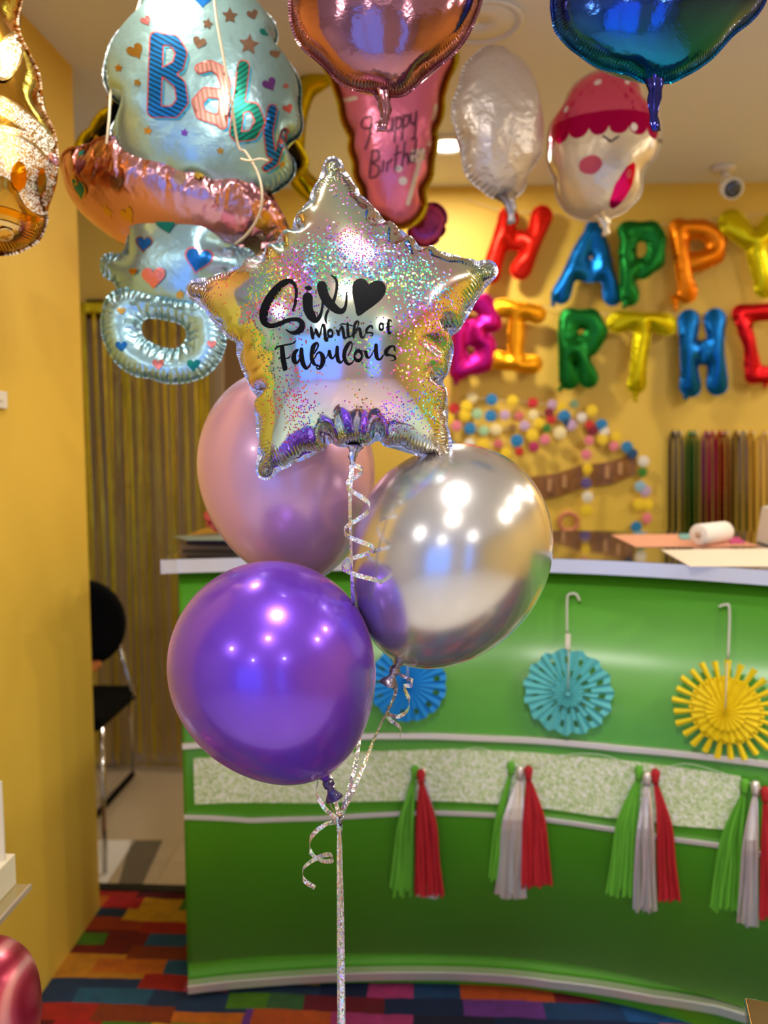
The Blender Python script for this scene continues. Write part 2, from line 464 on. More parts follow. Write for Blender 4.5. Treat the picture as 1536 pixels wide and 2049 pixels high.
# ================================================================== foil balloons
def set_attrs(me, D, nv):
    for nm in ('rim', 'arc'):
        a = me.attributes.new(nm, 'FLOAT', 'POINT'); q = np.zeros(nv); q[:len(D[nm])] = D[nm]
        if nm == 'rim': q[len(D[nm]):] = 1
        a.data.foreach_set('value', q)
    a = me.attributes.new('flat', 'FLOAT_VECTOR', 'POINT'); q = np.zeros((nv, 3)); q[:len(D['fuv']), :2] = D['fuv']
    a.data.foreach_set('vector', q.ravel())
def foil_balloon(name, loops, M, mats, k=1.2, res=.012, parent=None, prints=(), subsurf=0, project=False, depth=1.0, warp=None, fit=None, **kw):
    """loops: the blown-up outline in metres; prints: (loops, material index, side) drawn on the skin.
    mats[0] is the film, mats[1] the weld flange, the rest the prints"""
    loops = [np.asarray(l, float) for l in loops]; c = (loops[0].min(0)+loops[0].max(0))/2
    rest = [(l-c)*k for l in loops]
    D = inflate(rest, res=res, **kw)
    X = D['v']; T = loops[0].max(0)-loops[0].min(0); nX = D['N']+0
    ext = D['X'].max(0)-D['X'].min(0); mid = (D['X'].max(0)+D['X'].min(0))/2
    s = T/ext[:2]; sz = depth*math.sqrt(s[0]*s[1])
    if fit is not None: s = np.array([fit, fit]); sz = fit*depth
    S = np.array([s[0], s[1], sz])
    def place(Y):
        Z = (Y-mid)*S; Z[:, :2] += c
        return warp(Z) if warp else Z
    V = place(X.copy()); D['X'] = place(D['X'].copy()); fu = D['uv']/k+c; D['fuv'] = fu
    Fc = [list(f) for f in D['f']]; nf = D['nfoil']; mi = [0]*nf+[1 if len(mats) > 1 and mats[1] is not None else 0]*(len(Fc)-nf)
    V = V.tolist(); uvs = fu.tolist(); sheets = {}
    for lay, (pl, m, side) in enumerate(prints):
        lay = lay % 40; lvl = side if (len(prints) > 14 or any(q[2] for q in prints)) else lay
        pl = [(np.asarray(l, float)-c)*k for l in pl]
        sz_ = min((pl[0].max(0)-pl[0].min(0)))
        rr = max(min(res*.7, sz_/3), .0022)
        try: v2, f2, _ = triangulate(pl, rr)
        except Exception: continue
        if project:
            # the print is laid on the face along the line of sight to its centre distance
            if 'bv' not in sheets: sheets['bv'] = BVHTree.FromPolygons(D['X'].tolist(), [list(q) for q in D['f'][:nf]]); sheets['e'] = M.inverted() @ C0
            e = sheets['e']; P = []
            for x, y in v2/k+c:
                d = (Vector((x, y, 0))-e).normalized(); h = sheets['bv'].ray_cast(e, d)
                P.append(list(h[0]-d*(.0012+.0007*lvl)) if h[0] is not None else None)
            bad = {i for i, q in enumerate(P) if q is None}; f2 = np.array([t for t in f2.tolist() if not (bad & set(t))]).reshape(-1, 3)
            P = np.array([q if q is not None else (0, 0, 0) for q in P])
            if not len(f2): continue
        else:
            if side not in sheets: sheets[side] = Sheet(D, side)
            P = sheets[side].at(v2, .0006+.00008*lay)
        o = len(V); V += P.tolist(); uvs += (v2/k+c).tolist()
        Fc += [[o+i for i in (t if side == 0 else t[::-1])] for t in f2.tolist()]; mi += [m]*len(f2)
    me = bpy.data.meshes.new(name); me.from_pydata(V, [], Fc)
    D['fuv'] = np.array(uvs)
    for q in mats: me.materials.append(q if q is not None else mats[0])
    me.polygons.foreach_set('material_index', mi); me.validate()
    me.shade_smooth(); set_attrs(me, D, len(V))
    o = link_mesh(name, me, parent, M)
    if subsurf:
        q = o.modifiers.new('subdivision', 'SUBSURF'); q.levels = subsurf; q.render_levels = subsurf
    return o, D
def pxl(pts, D, c):
    """pixel outline to metres at distance D round the pixel c"""
    return np.array([((x-c[0])/F*D, (c[1]-y)/F*D) for x, y in pts])
def heart(cx, cy, r, rot=0):
    t = np.linspace(0, 2*PI, 40, endpoint=False)
    x = 16*np.sin(t)**3/16; y = (13*np.cos(t)-5*np.cos(2*t)-2*np.cos(3*t)-np.cos(4*t))/16
    a = math.radians(rot); return np.stack([cx+r*(x*math.cos(a)-y*math.sin(a)), cy+r*(x*math.sin(a)+y*math.cos(a))], 1)
def star5(cx, cy, r, rot=0, q=.42, n=5):
    return np.array([(cx+(r if k % 2 == 0 else r*q)*math.sin(PI*k/n+math.radians(rot)), cy+(r if k % 2 == 0 else r*q)*math.cos(PI*k/n+math.radians(rot))) for k in range(2*n)])
def disc(cx, cy, rx, ry=None, n=28, rot=0):
    ry = ry or rx; a = math.radians(rot); t = np.linspace(0, 2*PI, n, endpoint=False); x = rx*np.cos(t); y = ry*np.sin(t)
    return np.stack([cx+x*math.cos(a)-y*math.sin(a), cy+x*math.sin(a)+y*math.cos(a)], 1)
def gathered_tail(name, a, b, r, mats, parent, seed=3):
    """a gathered foil neck from a to b: a pleated tube that pinches and ends in a flat tab"""
    mb = MB(); a, b = Vector(a), Vector(b); t = (b-a).normalized(); u = t.cross(CR @ Vector((0, 0, 1))).normalized(); w = t.cross(u); L = (b-a).length
    rg = random.Random(seed); n = 22; prof = [(0, 1.5), (.12, 1.0), (.3, .75), (.45, .85), (.6, .6), (.72, .45), (.85, .6), (1, .5)]; V = []; ph = [rg.uniform(0, 6) for _ in range(3)]
    for q, s in prof:
        flat = 1-.7*q; c = a+t*L*q+u*math.sin(q*5+seed)*r*.25
        for k in range(n):
            th = 2*PI*k/n; rr = r*s*(1+.22*math.sin(5*th+ph[0]+q*3)+.12*math.sin(9*th+ph[1]-q*4))
            V.append(c+u*math.cos(th)*rr+w*math.sin(th)*rr*flat)
    m = len(prof)
    mb.add(V, [(i*n+k, i*n+(k+1) % n, (i+1)*n+(k+1) % n, (i+1)*n+k) for i in range(m-1) for k in range(n)]+[tuple((m-1)*n+k for k in range(n))])
    o = mb.build(name, mats, parent, smooth=True)
    return o

# ================================================================== the room
N = NT('yellow wall paint')
g = N.n('NewGeometry').outputs['Position']
nz = N.n('TexNoise', Vector=g, Scale=1.6, Detail=3.).outputs['Fac']
N.set(N.b.inputs['Base Color'], N.mix(nz, c4(lin((228, 188, 70))), c4(lin((236, 198, 82)))))
N.b.inputs['Roughness'].default_value = .55
N.set(N.b.inputs['Normal'], N.bump(N.n('TexNoise', Vector=g, Scale=160., Detail=2.).outputs['Fac'], .0006, .5))
YEL = N.m
CEILM = plain('ceiling paint', (236, 238, 240), .8)
N = NT('patchwork carpet')
pos = N.n('NewGeometry').outputs['Position']
wob = N.n('TexNoise', Vector=pos, Scale=5., Detail=3.)
vec = N.n('VectorMath', operation='ADD'); sc_ = N.n('VectorMath', operation='SCALE'); N.set(sc_.inputs[0], wob.outputs['Color']); sc_.inputs['Scale'].default_value = .03
N.set(vec.inputs[0], pos); N.set(vec.inputs[1], sc_.outputs[0])
mp = N.n('Mapping', Vector=vec.outputs[0]); mp.inputs['Scale'].default_value = (1, 1, 1)
bt = N.n('TexBrick', Vector=mp.outputs[0], Scale=1.); bt.offset = .37; bt.squash = .6; bt.squash_frequency = 3
for k_, v_ in (('Color1', (0, 0, 0, 1)), ('Color2', (1, 1, 1, 1)), ('Mortar', (.5, .5, .5, 1)), ('Mortar Size', 0.), ('Brick Width', .21), ('Row Height', .062)): bt.inputs[k_].default_value = v_
wn = N.n('TexWhiteNoise', Vector=bt.outputs['Color']); hu = N.n('SeparateColor', Color=wn.outputs['Color'])
PAL = [(26, 92, 160), (18, 40, 84), (28, 120, 140), (120, 60, 160), (190, 60, 130), (60, 110, 60), (120, 20, 40), (24, 70, 120), (210, 90, 30), (30, 30, 60)]
cold = N.ramp(hu.outputs[0], [(i/10, lin(c)) for i, c in enumerate(PAL)], 'CONSTANT')
WP = [(226, 120, 22), (236, 176, 24), (190, 40, 20), (110, 16, 10), (214, 90, 120), (84, 140, 20), (230, 150, 30), (150, 60, 10), (40, 100, 130), (200, 30, 30)]
warm = N.ramp(hu.outputs[0], [(i/10, lin(c)) for i, c in enumerate(WP)], 'CONSTANT')
sp = N.n('SeparateXYZ', Vector=vec.outputs[0])
# rows of the pattern across the aisle: green and orange, navy, orange and yellow, brick red, dark red
yr = N.n('MapRange', Value=sp.outputs['Y']); yr.inputs['From Min'].default_value = 1.85; yr.inputs['From Max'].default_value = 2.5
row = N.ramp(yr.outputs[0], [(0, lin((96, 150, 16))), (.12, lin((226, 120, 20))), (.18, lin((34, 62, 96))), (.36, lin((226, 150, 30))), (.52, lin((130, 30, 10))), (.70, lin((184, 66, 12))), (.80, lin((26, 60, 84))), (.86, lin((100, 10, 16)))], 'CONSTANT')
aisle = N.mix(N.math('GREATER_THAN', hu.outputs[1], .48), row, warm)
side = N.math('GREATER_THAN', N.math('ADD', sp.outputs['X'], N.math('MULTIPLY', hu.outputs[2], .25)), -.22)
col = N.mix(side, aisle, cold)
col = N.mix(N.math('MULTIPLY', N.n('TexNoise', Vector=pos, Scale=26., Detail=5., Roughness=.7).outputs['Fac'], .75), col, (.02, .015, .02, 1))
N.set(N.b.inputs['Base Color'], col); N.b.inputs['Roughness'].default_value = .75; N.b.inputs['Specular IOR Level'].default_value = .25
N.set(N.b.inputs['Normal'], N.bump(N.n('TexNoise', Vector=pos, Scale=300., Detail=2.).outputs['Fac'], .002, .6))
CARPET = N.m
N = NT('pale vinyl tile')
pos = N.n('NewGeometry').outputs['Position']
br = N.n('TexBrick', Vector=pos, Scale=1.); br.offset = 0
for k_, v_ in (('Color1', c4(lin((192, 170, 138)))), ('Color2', c4(lin((184, 163, 132)))), ('Mortar', c4(lin((170, 150, 122)))), ('Mortar Size', .004), ('Brick Width', .45), ('Row Height', .45)): br.inputs[k_].default_value = v_
N.set(N.b.inputs['Base Color'], br.outputs['Color']); N.b.inputs['Roughness'].default_value = .35
TILE = N.m
WX = -1.024; WY = 2.40; BY = 3.56; CY = 2.50
def room(name, lo, hi, m):
    b = MB(); b.box(lo, hi); return tag(b.build(name, m), kind='structure')
room('floor', (-3.2, -4.2, -.12), (3.4, BY+.15, -.004), TILE)
b = MB(); b.box((-3.0, .55, -.004), (3.2, CY, .004)); tag(b.build('floor_carpet', CARPET), kind='structure')
b = MB(); b.box((-3.0, -4.0, -.004), (3.2, .55, .003)); tag(b.build('floor_bounce', plain('polished white floor', (232, 228, 222), .3)), kind='structure')  # unseen floor, made white to bounce light onto walls, counter and star
room('trim_1', (-3.0, CY, -.003), (-.55, CY+.04, .008), plain('black threshold strip', (14, 13, 13), .5))
room('ceiling', (-3.2, -4.2, CEIL), (3.4, BY+.15, CEIL+.1), CEILM)
room('wall_back', (-3.2, BY, -.004), (3.4, BY+.15, CEIL), YEL)
room('wall_left', (WX-.14, .85, -.004), (WX, WY, CEIL), YEL)
room('wall_far_left', (-3.2, -4.2, -.004), (-3.05, BY, CEIL), plain('pale wall paint', (206, 196, 182), .6))
GREYW = plain('grey wall paint', (196, 188, 178), .6)
room('wall_right', (3.2, -4.2, -.004), (3.35, BY, CEIL), YEL)
# unseen shop front: piers, sill and lintel round openings shaped for blue reflections
b = MB()
b.box((-3.05, -4.2, -.004), (3.2, -4.05, .08)); b.box((-3.05, -4.2, 2.35), (3.2, -4.05, CEIL))
for x0, x1 in ((-3.05, -2.75), (-1.45, -1.39), (-.15, 1.3), (2.0, 3.2)): b.box((x0, -4.2, .08), (x1, -4.05, 2.35))
tag(b.build('wall_front', GREYW), kind='structure')
# dark strip inlaid in the hall floor
b = MB(); q = [HZ(*p, .001) for p in ((232, 1790), (275, 1790), (325, 1682), (262, 1682))]
b.add([v for v in q]+[v+Vector((0, 0, .002)) for v in q], [(4, 5, 6, 7), (0, 1, 5, 4), (1, 2, 6, 5), (2, 3, 7, 6), (3, 0, 4, 7)])
tag(b.build('floor_inlay', plain('grey vinyl strip', (104, 94, 78), .4)), kind='structure')
b = MB(); q = [HZ(*p, .001) for p in ((150, 1790), (200, 1790), (270, 1682), (150, 1682))]
b.add([v for v in q]+[v+Vector((0, 0, .002)) for v in q], [(4, 5, 6, 7), (0, 1, 5, 4), (1, 2, 6, 5), (2, 3, 7, 6), (3, 0, 4, 7)])
tag(b.build('floor_inlay', plain('white vinyl tile', (226, 218, 206), .35)), kind='structure')

# the door behind the foil curtain
DW = plain('beige painted door', (176, 150, 112), .45); DF = plain('door frame paint', (160, 138, 106), .4)
x0, x1 = HY(186, 900, BY).x, HY(452, 900, BY).x; zt = HY(300, 600, BY).z
door = empty('door_1', (0, BY, 0)); door['kind'] = 'structure'
b = MB(); b.box((x0, BY-.03, 0), (x0+.09, BY+.01, zt)); b.box((x1-.09, BY-.03, 0), (x1, BY+.01, zt)); b.box((x0, BY-.03, zt-.09), (x1, BY+.01, zt))
b.build('door_frame', DF, door, bevel=.004)
b = MB(); b.box((x0+.09, BY-.018, .01), (x1-.09, BY+.005, zt-.09))
for i in range(2):
    for j, (za, zb) in enumerate(((.18, .9), (1.05, zt-.25))):
        w_ = (x1-x0-.18)/2; xa = x0+.09+i*w_
        b.box((xa+.08, BY-.026, za), (xa+w_-.08, BY-.017, zb))
b.build('door_leaf', DW, door, bevel=.004)
b = MB(); b.box((HY(446, 900, BY).x, BY-.012, 1.2), (HY(520, 900, BY).x, BY-.001, HY(300, 620, BY).z))
tag(b.build('trim_2', plain('brown panel', (124, 92, 50), .5)), kind='structure')

# ceiling fittings
TRIM = plain('white enamel', (238, 232, 222), .35)
N = NT('lit lamp glass'); N.b.inputs['Base Color'].default_value = (1, .9, .75, 1); N.b.inputs['Emission Color'].default_value = (1, .86, .66, 1); N.b.inputs['Emission Strength'].default_value = 14
LITG = N.m
LAB = {0: 'large round downlight in the ceiling over the balloon bouquet', 5: 'bright ceiling lamp glowing beside the white oval balloon'}
for i, (x, y, d, w) in enumerate(LAMPS):
    vis = i == 5
    t = empty('ceiling_lamp', (x, y, CEIL), LAB.get(i, 'round recessed ceiling downlight, reflected in the balloons or added as fill'), 'lamp', 'recessed downlights of the shop ceiling')
    b = MB(); r = d/2
    b.lathe([(r+.006, -.001), (r+.028, -.001), (r+.026, -.010), (r+.006, -.014), (r+.004, -.002)], Matrix.Translation((x, y, CEIL)), 36)
    b.build('trim_ring', TRIM, t, smooth=True)
    b = MB(); b.lathe([(r*.2, -.006), (r, -.006), (r, -.001), (r*.2, -.001)], Matrix.Translation((x, y, CEIL)), 28)
    b.build('lamp_glass', LITG, t)
p = HZ(960, 42, CEIL)
t = empty('ceiling_vent', p, 'round pale vent ring set into the ceiling above the white balloon', 'vent')
b = MB(); b.lathe([(.112, 0), (.118, -.006), (.105, -.010), (.098, -.003), (.097, 0)], Matrix.Translation(p), 48); b.build('vent_ring', CEILM, t, smooth=True)
b = MB(); b.lathe([(.004, 0), (.004, -.005), (.090, -.005), (.092, 0)], Matrix.Translation(p), 48); b.build('vent_plate', CEILM, t, smooth=True)
# the security camera
p = HZ(1448, 334, CEIL); q = HY(1466, 378, p.y-.16)
t = empty('security_camera', p, 'white bullet security camera with dark lens under the ceiling', 'camera')
b = MB(); b.lathe([(.001, -.02), (.045, -.018), (.05, -.001), (.001, -.001)], Matrix.Translation(p), 28); b.build('mount', TRIM, t, smooth=True)
b = MB(); b.tube([p+Vector((0, 0, -.015)), p+Vector((.0, -.01, -.045)), p.lerp(q, .35)], .013, 12); b.build('arm', TRIM, t, smooth=True)
ax = (q-p).normalized(); ax.z *= .5; ax.normalize(); o1 = q-ax*.10
b = MB(); b.tube([o1, o1+ax*.01, q-ax*.004, q, q], [.024, .036, .040, .038, .034], 28); b.build('housing', TRIM, t, smooth=True)
b = MB(); b.tube([q-ax*.002, q+ax*.003, q+ax*.004], [.033, .031, .012], 28); b.tube([q+ax*.003, q+ax*.007], [.012, .008], 16)
b.build('lens', plain('dark lens glass', (42, 46, 58), .15, coat=1), t, smooth=True)
# light switch on the left wall
a_ = HX(-8, 782, WX); b_ = HX(9, 818, WX)
b = MB(); b.box((WX+.0005, b_.y-.075, b_.z), (WX+.009, b_.y, a_.z)); t = empty('light_switch', (WX, b_.y-.04, b_.z), 'small white light switch on the yellow left wall', 'switch')
b.build('switch_plate', TRIM, t, bevel=.002)
b = MB(); b.box((WX+.007, b_.y-.05, b_.z+.02), (WX+.013, b_.y-.025, a_.z-.02)); b.build('rocker', TRIM, t, bevel=.0015)

# ================================================================== the green reception counter
ZT = 1.203
FRONT = [(-.618, 1.990), (-.45, 2.025), (-.16, 2.052), (.12, 2.058), (.33, 2.045), (.57, 1.985), (.80, 1.885), (1.05, 1.755), (1.35, 1.60), (1.8, 1.42), (2.3, 1.30)]
fr = smooth(FRONT, False, 8)
def offs(P, d):
    T = np.gradient(P, axis=0); T /= np.linalg.norm(T, axis=1)[:, None]; return P+np.stack([T[:, 1], -T[:, 0]], 1)*d
def wall_strip(mb, P, z0, z1, d0, d1, m=0):
    """band that follows the curved front: from offset d0 (in) to d1 (out) and from z0 to z1"""
    A, B = offs(P, d0), offs(P, d1); n = len(P)
    z0 = z0 if hasattr(z0, '__len__') else [z0]*n; z1 = z1 if hasattr(z1, '__len__') else [z1]*n
    v = []
    for i in range(n): v += [(A[i][0], A[i][1], z0[i]), (B[i][0], B[i][1], z0[i]), (B[i][0], B[i][1], z1[i]), (A[i][0], A[i][1], z1[i])]
    f = [(4*i+k, 4*i+(k+1) % 4, 4*i+4+(k+1) % 4, 4*i+4+k) for i in range(n-1) for k in range(4)]+[(3, 2, 1, 0), (4*n-4, 4*n-3, 4*n-2, 4*n-1)]
    mb.add(v, f, m)
N = NT('green gloss laminate')
g = N.n('NewGeometry').outputs['Position']
N.b.inputs['Base Color'].default_value = c4(lin((78, 158, 24))); N.b.inputs['Roughness'].default_value = .45; N.b.inputs['Coat Weight'].default_value = .25; N.b.inputs['Coat Roughness'].default_value = .2
N.set(N.b.inputs['Normal'], N.bump(N.n('TexNoise', Vector=g, Scale=2.2, Detail=1.).outputs['Fac'], .02, .35))
GREEN = N.m
CHROME = plain('brushed aluminium trim', (232, 226, 214), .38, .75)
GLASS = plain('dark glass worktop', (30, 30, 12), .06, coat=1)
N = NT('pebble relief')
g = N.n('NewGeometry').outputs['Position']
v1 = N.n('TexVoronoi', Vector=g, Scale=150.)
N.set(N.b.inputs['Base Color'], N.ramp(N.n('SeparateColor', Color=v1.outputs['Color']).outputs[0], [(0, lin((176, 204, 136))), (.3, lin((204, 224, 168))), (.6, lin((222, 236, 196))), (1, lin((246, 248, 238)))]))
N.set(N.b.inputs['Normal'], N.bump(v1.outputs['Distance'], .003, .6)); N.b.inputs['Roughness'].default_value = .5
PEB = N.m
counter = empty('reception_counter', (.5, 2.3, 0), 'green glossy reception counter with curved front and dark glass top', 'counter')
BK = 2.66
b = MB(); P = offs(fr, -.02); n = len(P)
v = [(x, y, .10) for x, y in P]+[(x, y, ZT-.034) for x, y in P]; 
v += [(x, BK-.04, .10) for x, y in P]+[(x, BK-.04, ZT-.034) for x, y in P]
f = []
for i in range(n-1): f += [(i, i+1, n+i+1, n+i), (2*n+i+1, 2*n+i, 3*n+i, 3*n+i+1), (n+i, n+i+1, 3*n+i+1, 3*n+i), (i+1, i, 2*n+i, 2*n+i+1)]
f += [(0, n, 3*n, 2*n), (n-1, 2*n+n-1, 3*n+n-1, n+n-1)]
b.add(v, f); o = b.build('front_panel', GREEN, counter)
for q in o.data.polygons:
    if abs(q.normal.z) < .3 and q.normal.y < 0: q.use_smooth = True
b = MB(); K = offs(fr, -.035); v = [(x, y, .0) for x, y in K]+[(x, y, .10) for x, y in K]+[(x, BK-.06, .0) for x, y in K]+[(x, BK-.06, .10) for x, y in K]
b.add(v, f); b.build('kick_plate', GREEN, counter)
W = offs(fr, .015); W = W.copy(); W[0] = W[0]; lead = HZ(326, 1119, ZT)
W = np.vstack([[lead.x, W[0][1]-.012], W]); n2 = len(W)
b = MB(); v = [(x, y, ZT-.026) for x, y in W]+[(x, y, ZT) for x, y in W]+[(x, BK, ZT-.026) for x, y in W]+[(x, BK, ZT) for x, y in W]; f = []
for i in range(n2-1): f += [(i, i+1, n2+i+1, n2+i), (2*n2+i+1, 2*n2+i, 3*n2+i, 3*n2+i+1), (n2+i, n2+i+1, 3*n2+i+1, 3*n2+i), (i+1, i, 2*n2+i, 2*n2+i+1)]
f += [(0, n2, 3*n2, 2*n2), (n2-1, 3*n2-1, 4*n2-1, 2*n2-1)]
b.add(v, f); b.build('worktop', GLASS, counter)
b = MB(); wall_strip(b, W, ZT-.036, ZT-.001, -.001, .004); xa = W[0][0]
b.box((xa-.004, W[0][1]-.004, ZT-.036), (xa+.001, BK, ZT-.001)); b.build('edge_trim', plain('pale edge trim', (226, 222, 214), .3, .6), counter)
def zof(px_py, P):
    """heights on the curved front along pixel points"""
    xs, zs = [], []
    for px, py in px_py:
        d = ray(px, py); best = None
        for i in range(len(P)-1):
            a_, b__ = P[i], P[i+1]; e = b__-a_; den = d.x*e[1]-d.y*e[0]
            if abs(den) < 1e-9: continue
            t_ = (a_[0]*e[1]-a_[1]*e[0])/den; u_ = (a_[0]*d.y-a_[1]*d.x)/den
            if -.02 <= u_ <= 1.02 and t_ > 0: best = (t_*d.x, 1.5+t_*d.z)
        if best: xs.append(best[0]); zs.append(best[1])
    return np.interp(P[:, 0], xs, zs)
Pf = offs(fr, -.02)
def rail(name, pts, h, out, mat, x_lo=-9, x_hi=9, din=-.03):
    z = zof(pts, Pf); m = (fr[:, 0] >= x_lo) & (fr[:, 0] <= x_hi); b = MB()
    wall_strip(b, fr[m], z[m]-h/2, z[m]+h/2, din, out); return b.build(name, mat, counter, bevel=.0015)
rail('trim_rail', [(372, 1490), (560, 1480), (745, 1470), (860, 1470), (1000, 1476), (1250, 1496), (1400, 1510), (1536, 1526)], .016, -.006, CHROME)
rail('trim_rail', [(372, 1633), (500, 1640), (640, 1636), (860, 1624), (1000, 1630), (1200, 1654), (1330, 1676), (1440, 1690)], .013, -.012, CHROME)
rail('base_rail', [(372, 1963), (500, 1960), (740, 1946), (920, 1946), (1100, 1962), (1300, 1992), (1440, 2014)], .024, -.002, CHROME)
zt_ = zof([(395, 1516), (700, 1505), (900, 1498), (1100, 1508), (1300, 1527), (1500, 1556)], Pf); zb_ = zof([(395, 1607), (620, 1605), (860, 1600), (1000, 1607), (1200, 1632), (1350, 1650), (1500, 1662)], Pf)
fine = smooth(FRONT, False, 16); m = (fr[:, 0] > -.60) & (fr[:, 0] < .80)
b = MB(); wall_strip(b, fr[m], zb_[m], zt_[m], -.03, -.013); b.build('pebble_panel', PEB, counter)

# things on the counter
def slab(name, corners, z, h, mat, label, cat, group=None, bevel=.001):
    q = [HZ(*c, z) for c in corners]; b = MB(); n = len(q)
    b.add([(v.x, v.y, z) for v in q]+[(v.x, v.y, z+h) for v in q], [tuple(range(n))[::-1], tuple(range(n, 2*n))]+[(k, (k+1) % n, n+(k+1) % n, n+k) for k in range(n)])
    o = b.build(name, mat, bevel=bevel); return tag(o, label, cat, group)
slab('paper_sheet', [(1272, 1095), (1222, 1071), (1440, 1068), (1520, 1093)], ZT+.0005, .0012, plain('salmon paper', (226, 160, 130), .6), 'salmon pink paper sheet lying flat towards the back of the counter', 'paper')
slab('paper_sheet', [(1380, 1134), (1322, 1101), (1560, 1098), (1600, 1134)], ZT+.0005, .0014, plain('cream paper', (240, 222, 200), .55), 'cream paper sheet lying at the front edge of the counter', 'paper')
slab('cloth_scrap', [(1362, 1080), (1356, 1071), (1392, 1070), (1394, 1080)], ZT+.002, .004, plain('teal felt', (120, 170, 166), .8), 'small teal scrap beside the white roll on the counter', 'scrap')
slab('note_pad', [(1462, 1088), (1450, 1078), (1478, 1077), (1490, 1087)], ZT+.002, .004, plain('magenta card', (206, 70, 140), .5), 'small magenta card on the cream sheet near the roll', 'card')
ra = HZ(1396, 1091, ZT+.003); rb = HZ(1449, 1084, ZT+.003); R_ = .030
t = empty('paper_roll', ra, 'white paper roll lying on its side on the counter', 'roll'); up = Vector((0, 0, R_)); dr = (rb-ra).normalized(); dr.z = 0
b = MB(); b.tube([ra+up, ra+up+dr*.003, rb+up-dr*.003, rb+up], [R_-.003, R_, R_, R_-.003], 36); b.build('roll', plain('white tissue', (246, 236, 226), .8), t, smooth=True)
b = MB(); b.tube([ra+up-dr*.0012, ra+up+dr*.002], [.010, .010], 20); b.build('core', plain('cardboard', (206, 176, 150), .8), t, smooth=True)
p = HZ(1534, 1090, ZT)
t = empty('card_terminal', p, 'pale grey desk machine at the right end of the counter', 'machine')
b = MB(); b.prism([(-.03, 0), (.09, 0), (.09, .10), (.03, .115), (-.018, .105)], .10, Matrix.Translation(p) @ Matrix.Rotation(PI/2, 4, 'X') @ Matrix.Translation((.018, 0.001, -.05))); b.build('housing', plain('grey plastic', (206, 198, 186), .4), t, bevel=.005)
b = MB(); b.box((p.x+.0, p.y-.054, p.z+.045), (p.x+.08, p.y-.0495, p.z+.09)); b.build('screen', plain('dark screen', (40, 44, 48), .1, coat=1), t)
def stack(name, x0, x1, y0, y1, z0, z1, mat, label, cat='book'):
    b = MB(); b.box((x0, y0, z0), (x1, y1, z1)); return tag(b.build(name, mat, bevel=.003), label, cat, 'stacked folders on the left end of the counter')
xl, xr, yb = HY(362, 1112, 2.12).x, HY(500, 1112, 2.12).x, 2.12
stack('folder', xl, xr+.02, yb, yb+.2, ZT+.0005, ZT+.016, plain('taupe board', (150, 134, 116), .6), 'taupe folder at the bottom of the stack beside the pink balloon')
stack('folder', xl+.012, xr+.01, yb+.004, yb+.2, ZT+.0165, ZT+.027, plain('dark plum board', (58, 42, 52), .5), 'dark plum folder in the middle of the stack beside the pink balloon')
stack('folder', xl+.008, xr+.015, yb+.002, yb+.2, ZT+.0275, ZT+.040, plain('ochre board', (180, 132, 36), .5), 'ochre folder near the top of the stack beside the pink balloon')
slab('paper_sheet', [(372, 1082), (346, 1075), (500, 1066), (520, 1082)], ZT+.0408, .003, plain('grey green card', (128, 142, 128), .6), 'grey green card lying on top of the folder stack', 'paper')
# tissue flower
p = PA(436, 1062, 2.2); p.z = max(p.z, ZT+.070); t = MB(); rg = random.Random(5)
for k in range(34):
    a = rg.uniform(0, 2*PI); e = rg.uniform(-.3, 1.2); r = rg.uniform(.02, .037); n_ = Vector((math.cos(a)*math.cos(e), math.sin(a)*math.cos(e), math.sin(e))); u = n_.orthogonal().normalized(); w = n_.cross(u)
    c = p+n_*r; s_ = .021; ring = []
    for j in range(9):
        th = 2*PI*j/9; ring.append(c+(u*math.cos(th)+w*math.sin(th))*s_*rg.uniform(.8, 1.15)+n_*rg.uniform(-.003, .007))
    t.add([c-n_*.008]+ring+[c-n_*.010]+[q-n_*.0015 for q in ring], [(0, 1+j, 1+(j+1) % 9) for j in range(9)]+[(10, 11+(j+1) % 9, 11+j) for j in range(9)]+[(1+j, 11+j, 11+(j+1) % 9, 1+(j+1) % 9) for j in range(9)])
o = tag(t.build('tissue_flower', plain('coral tissue', (240, 112, 104), .7, Subsurface_Weight=.0), smooth=True), 'coral tissue paper flower on the folder stack', 'decoration')
o.location.z = ZT+.0445

# ================================================================== paper fans hung on the counter
def front_at(px, py, out=.004):
    d = ray(px, py); P = offs(fr, -.02+out); best = None
    for i in range(len(P)-1):
        a_, b__ = P[i], P[i+1]; e = b__-a_; den = d.x*e[1]-d.y*e[0]
        if abs(den) < 1e-9: continue
        t_ = (a_[0]*e[1]-a_[1]*e[0])/den; u_ = (a_[0]*d.y-a_[1]*d.x)/den
        if -.001 <= u_ <= 1.001 and t_ > 0: best = (C0+d*t_, Vector((e[0], e[1], 0)).normalized())
    return best
def fan_disc(mb, c, ex, ez, nrm, r0, r1, pleats, amp, edge=None, z=0, cut=None, m=0):
    """pleated paper rosette; edge(k) gives the rim length of pleat k, cut(k, j) leaves out a panel"""
    n = pleats*2; J = 7; v = []
    for s in (0, 1):
        for k in range(n):
            th = 2*PI*k/n; d = ex*math.cos(th)+ez*math.sin(th); R = r1*(edge(k) if edge else 1)
            for j in range(J):
                r = r0+(R-r0)*j/(J-1); h = (amp if k % 2 else -amp)*(.35+.65*r/r1)
                v.append(c+d*r+nrm*(z+h+s*.0006))
    f = []
    for k in range(n):
        k2 = (k+1) % n
        for j in range(J-1):
            if cut and cut(k, j): continue
            f.append((k*J+j, k*J+j+1, k2*J+j+1, k2*J+j)); o = n*J; f.append((o+k*J+j, o+k2*J+j, o+k2*J+j+1, o+k*J+j+1))
    mb.add(v, f, m)
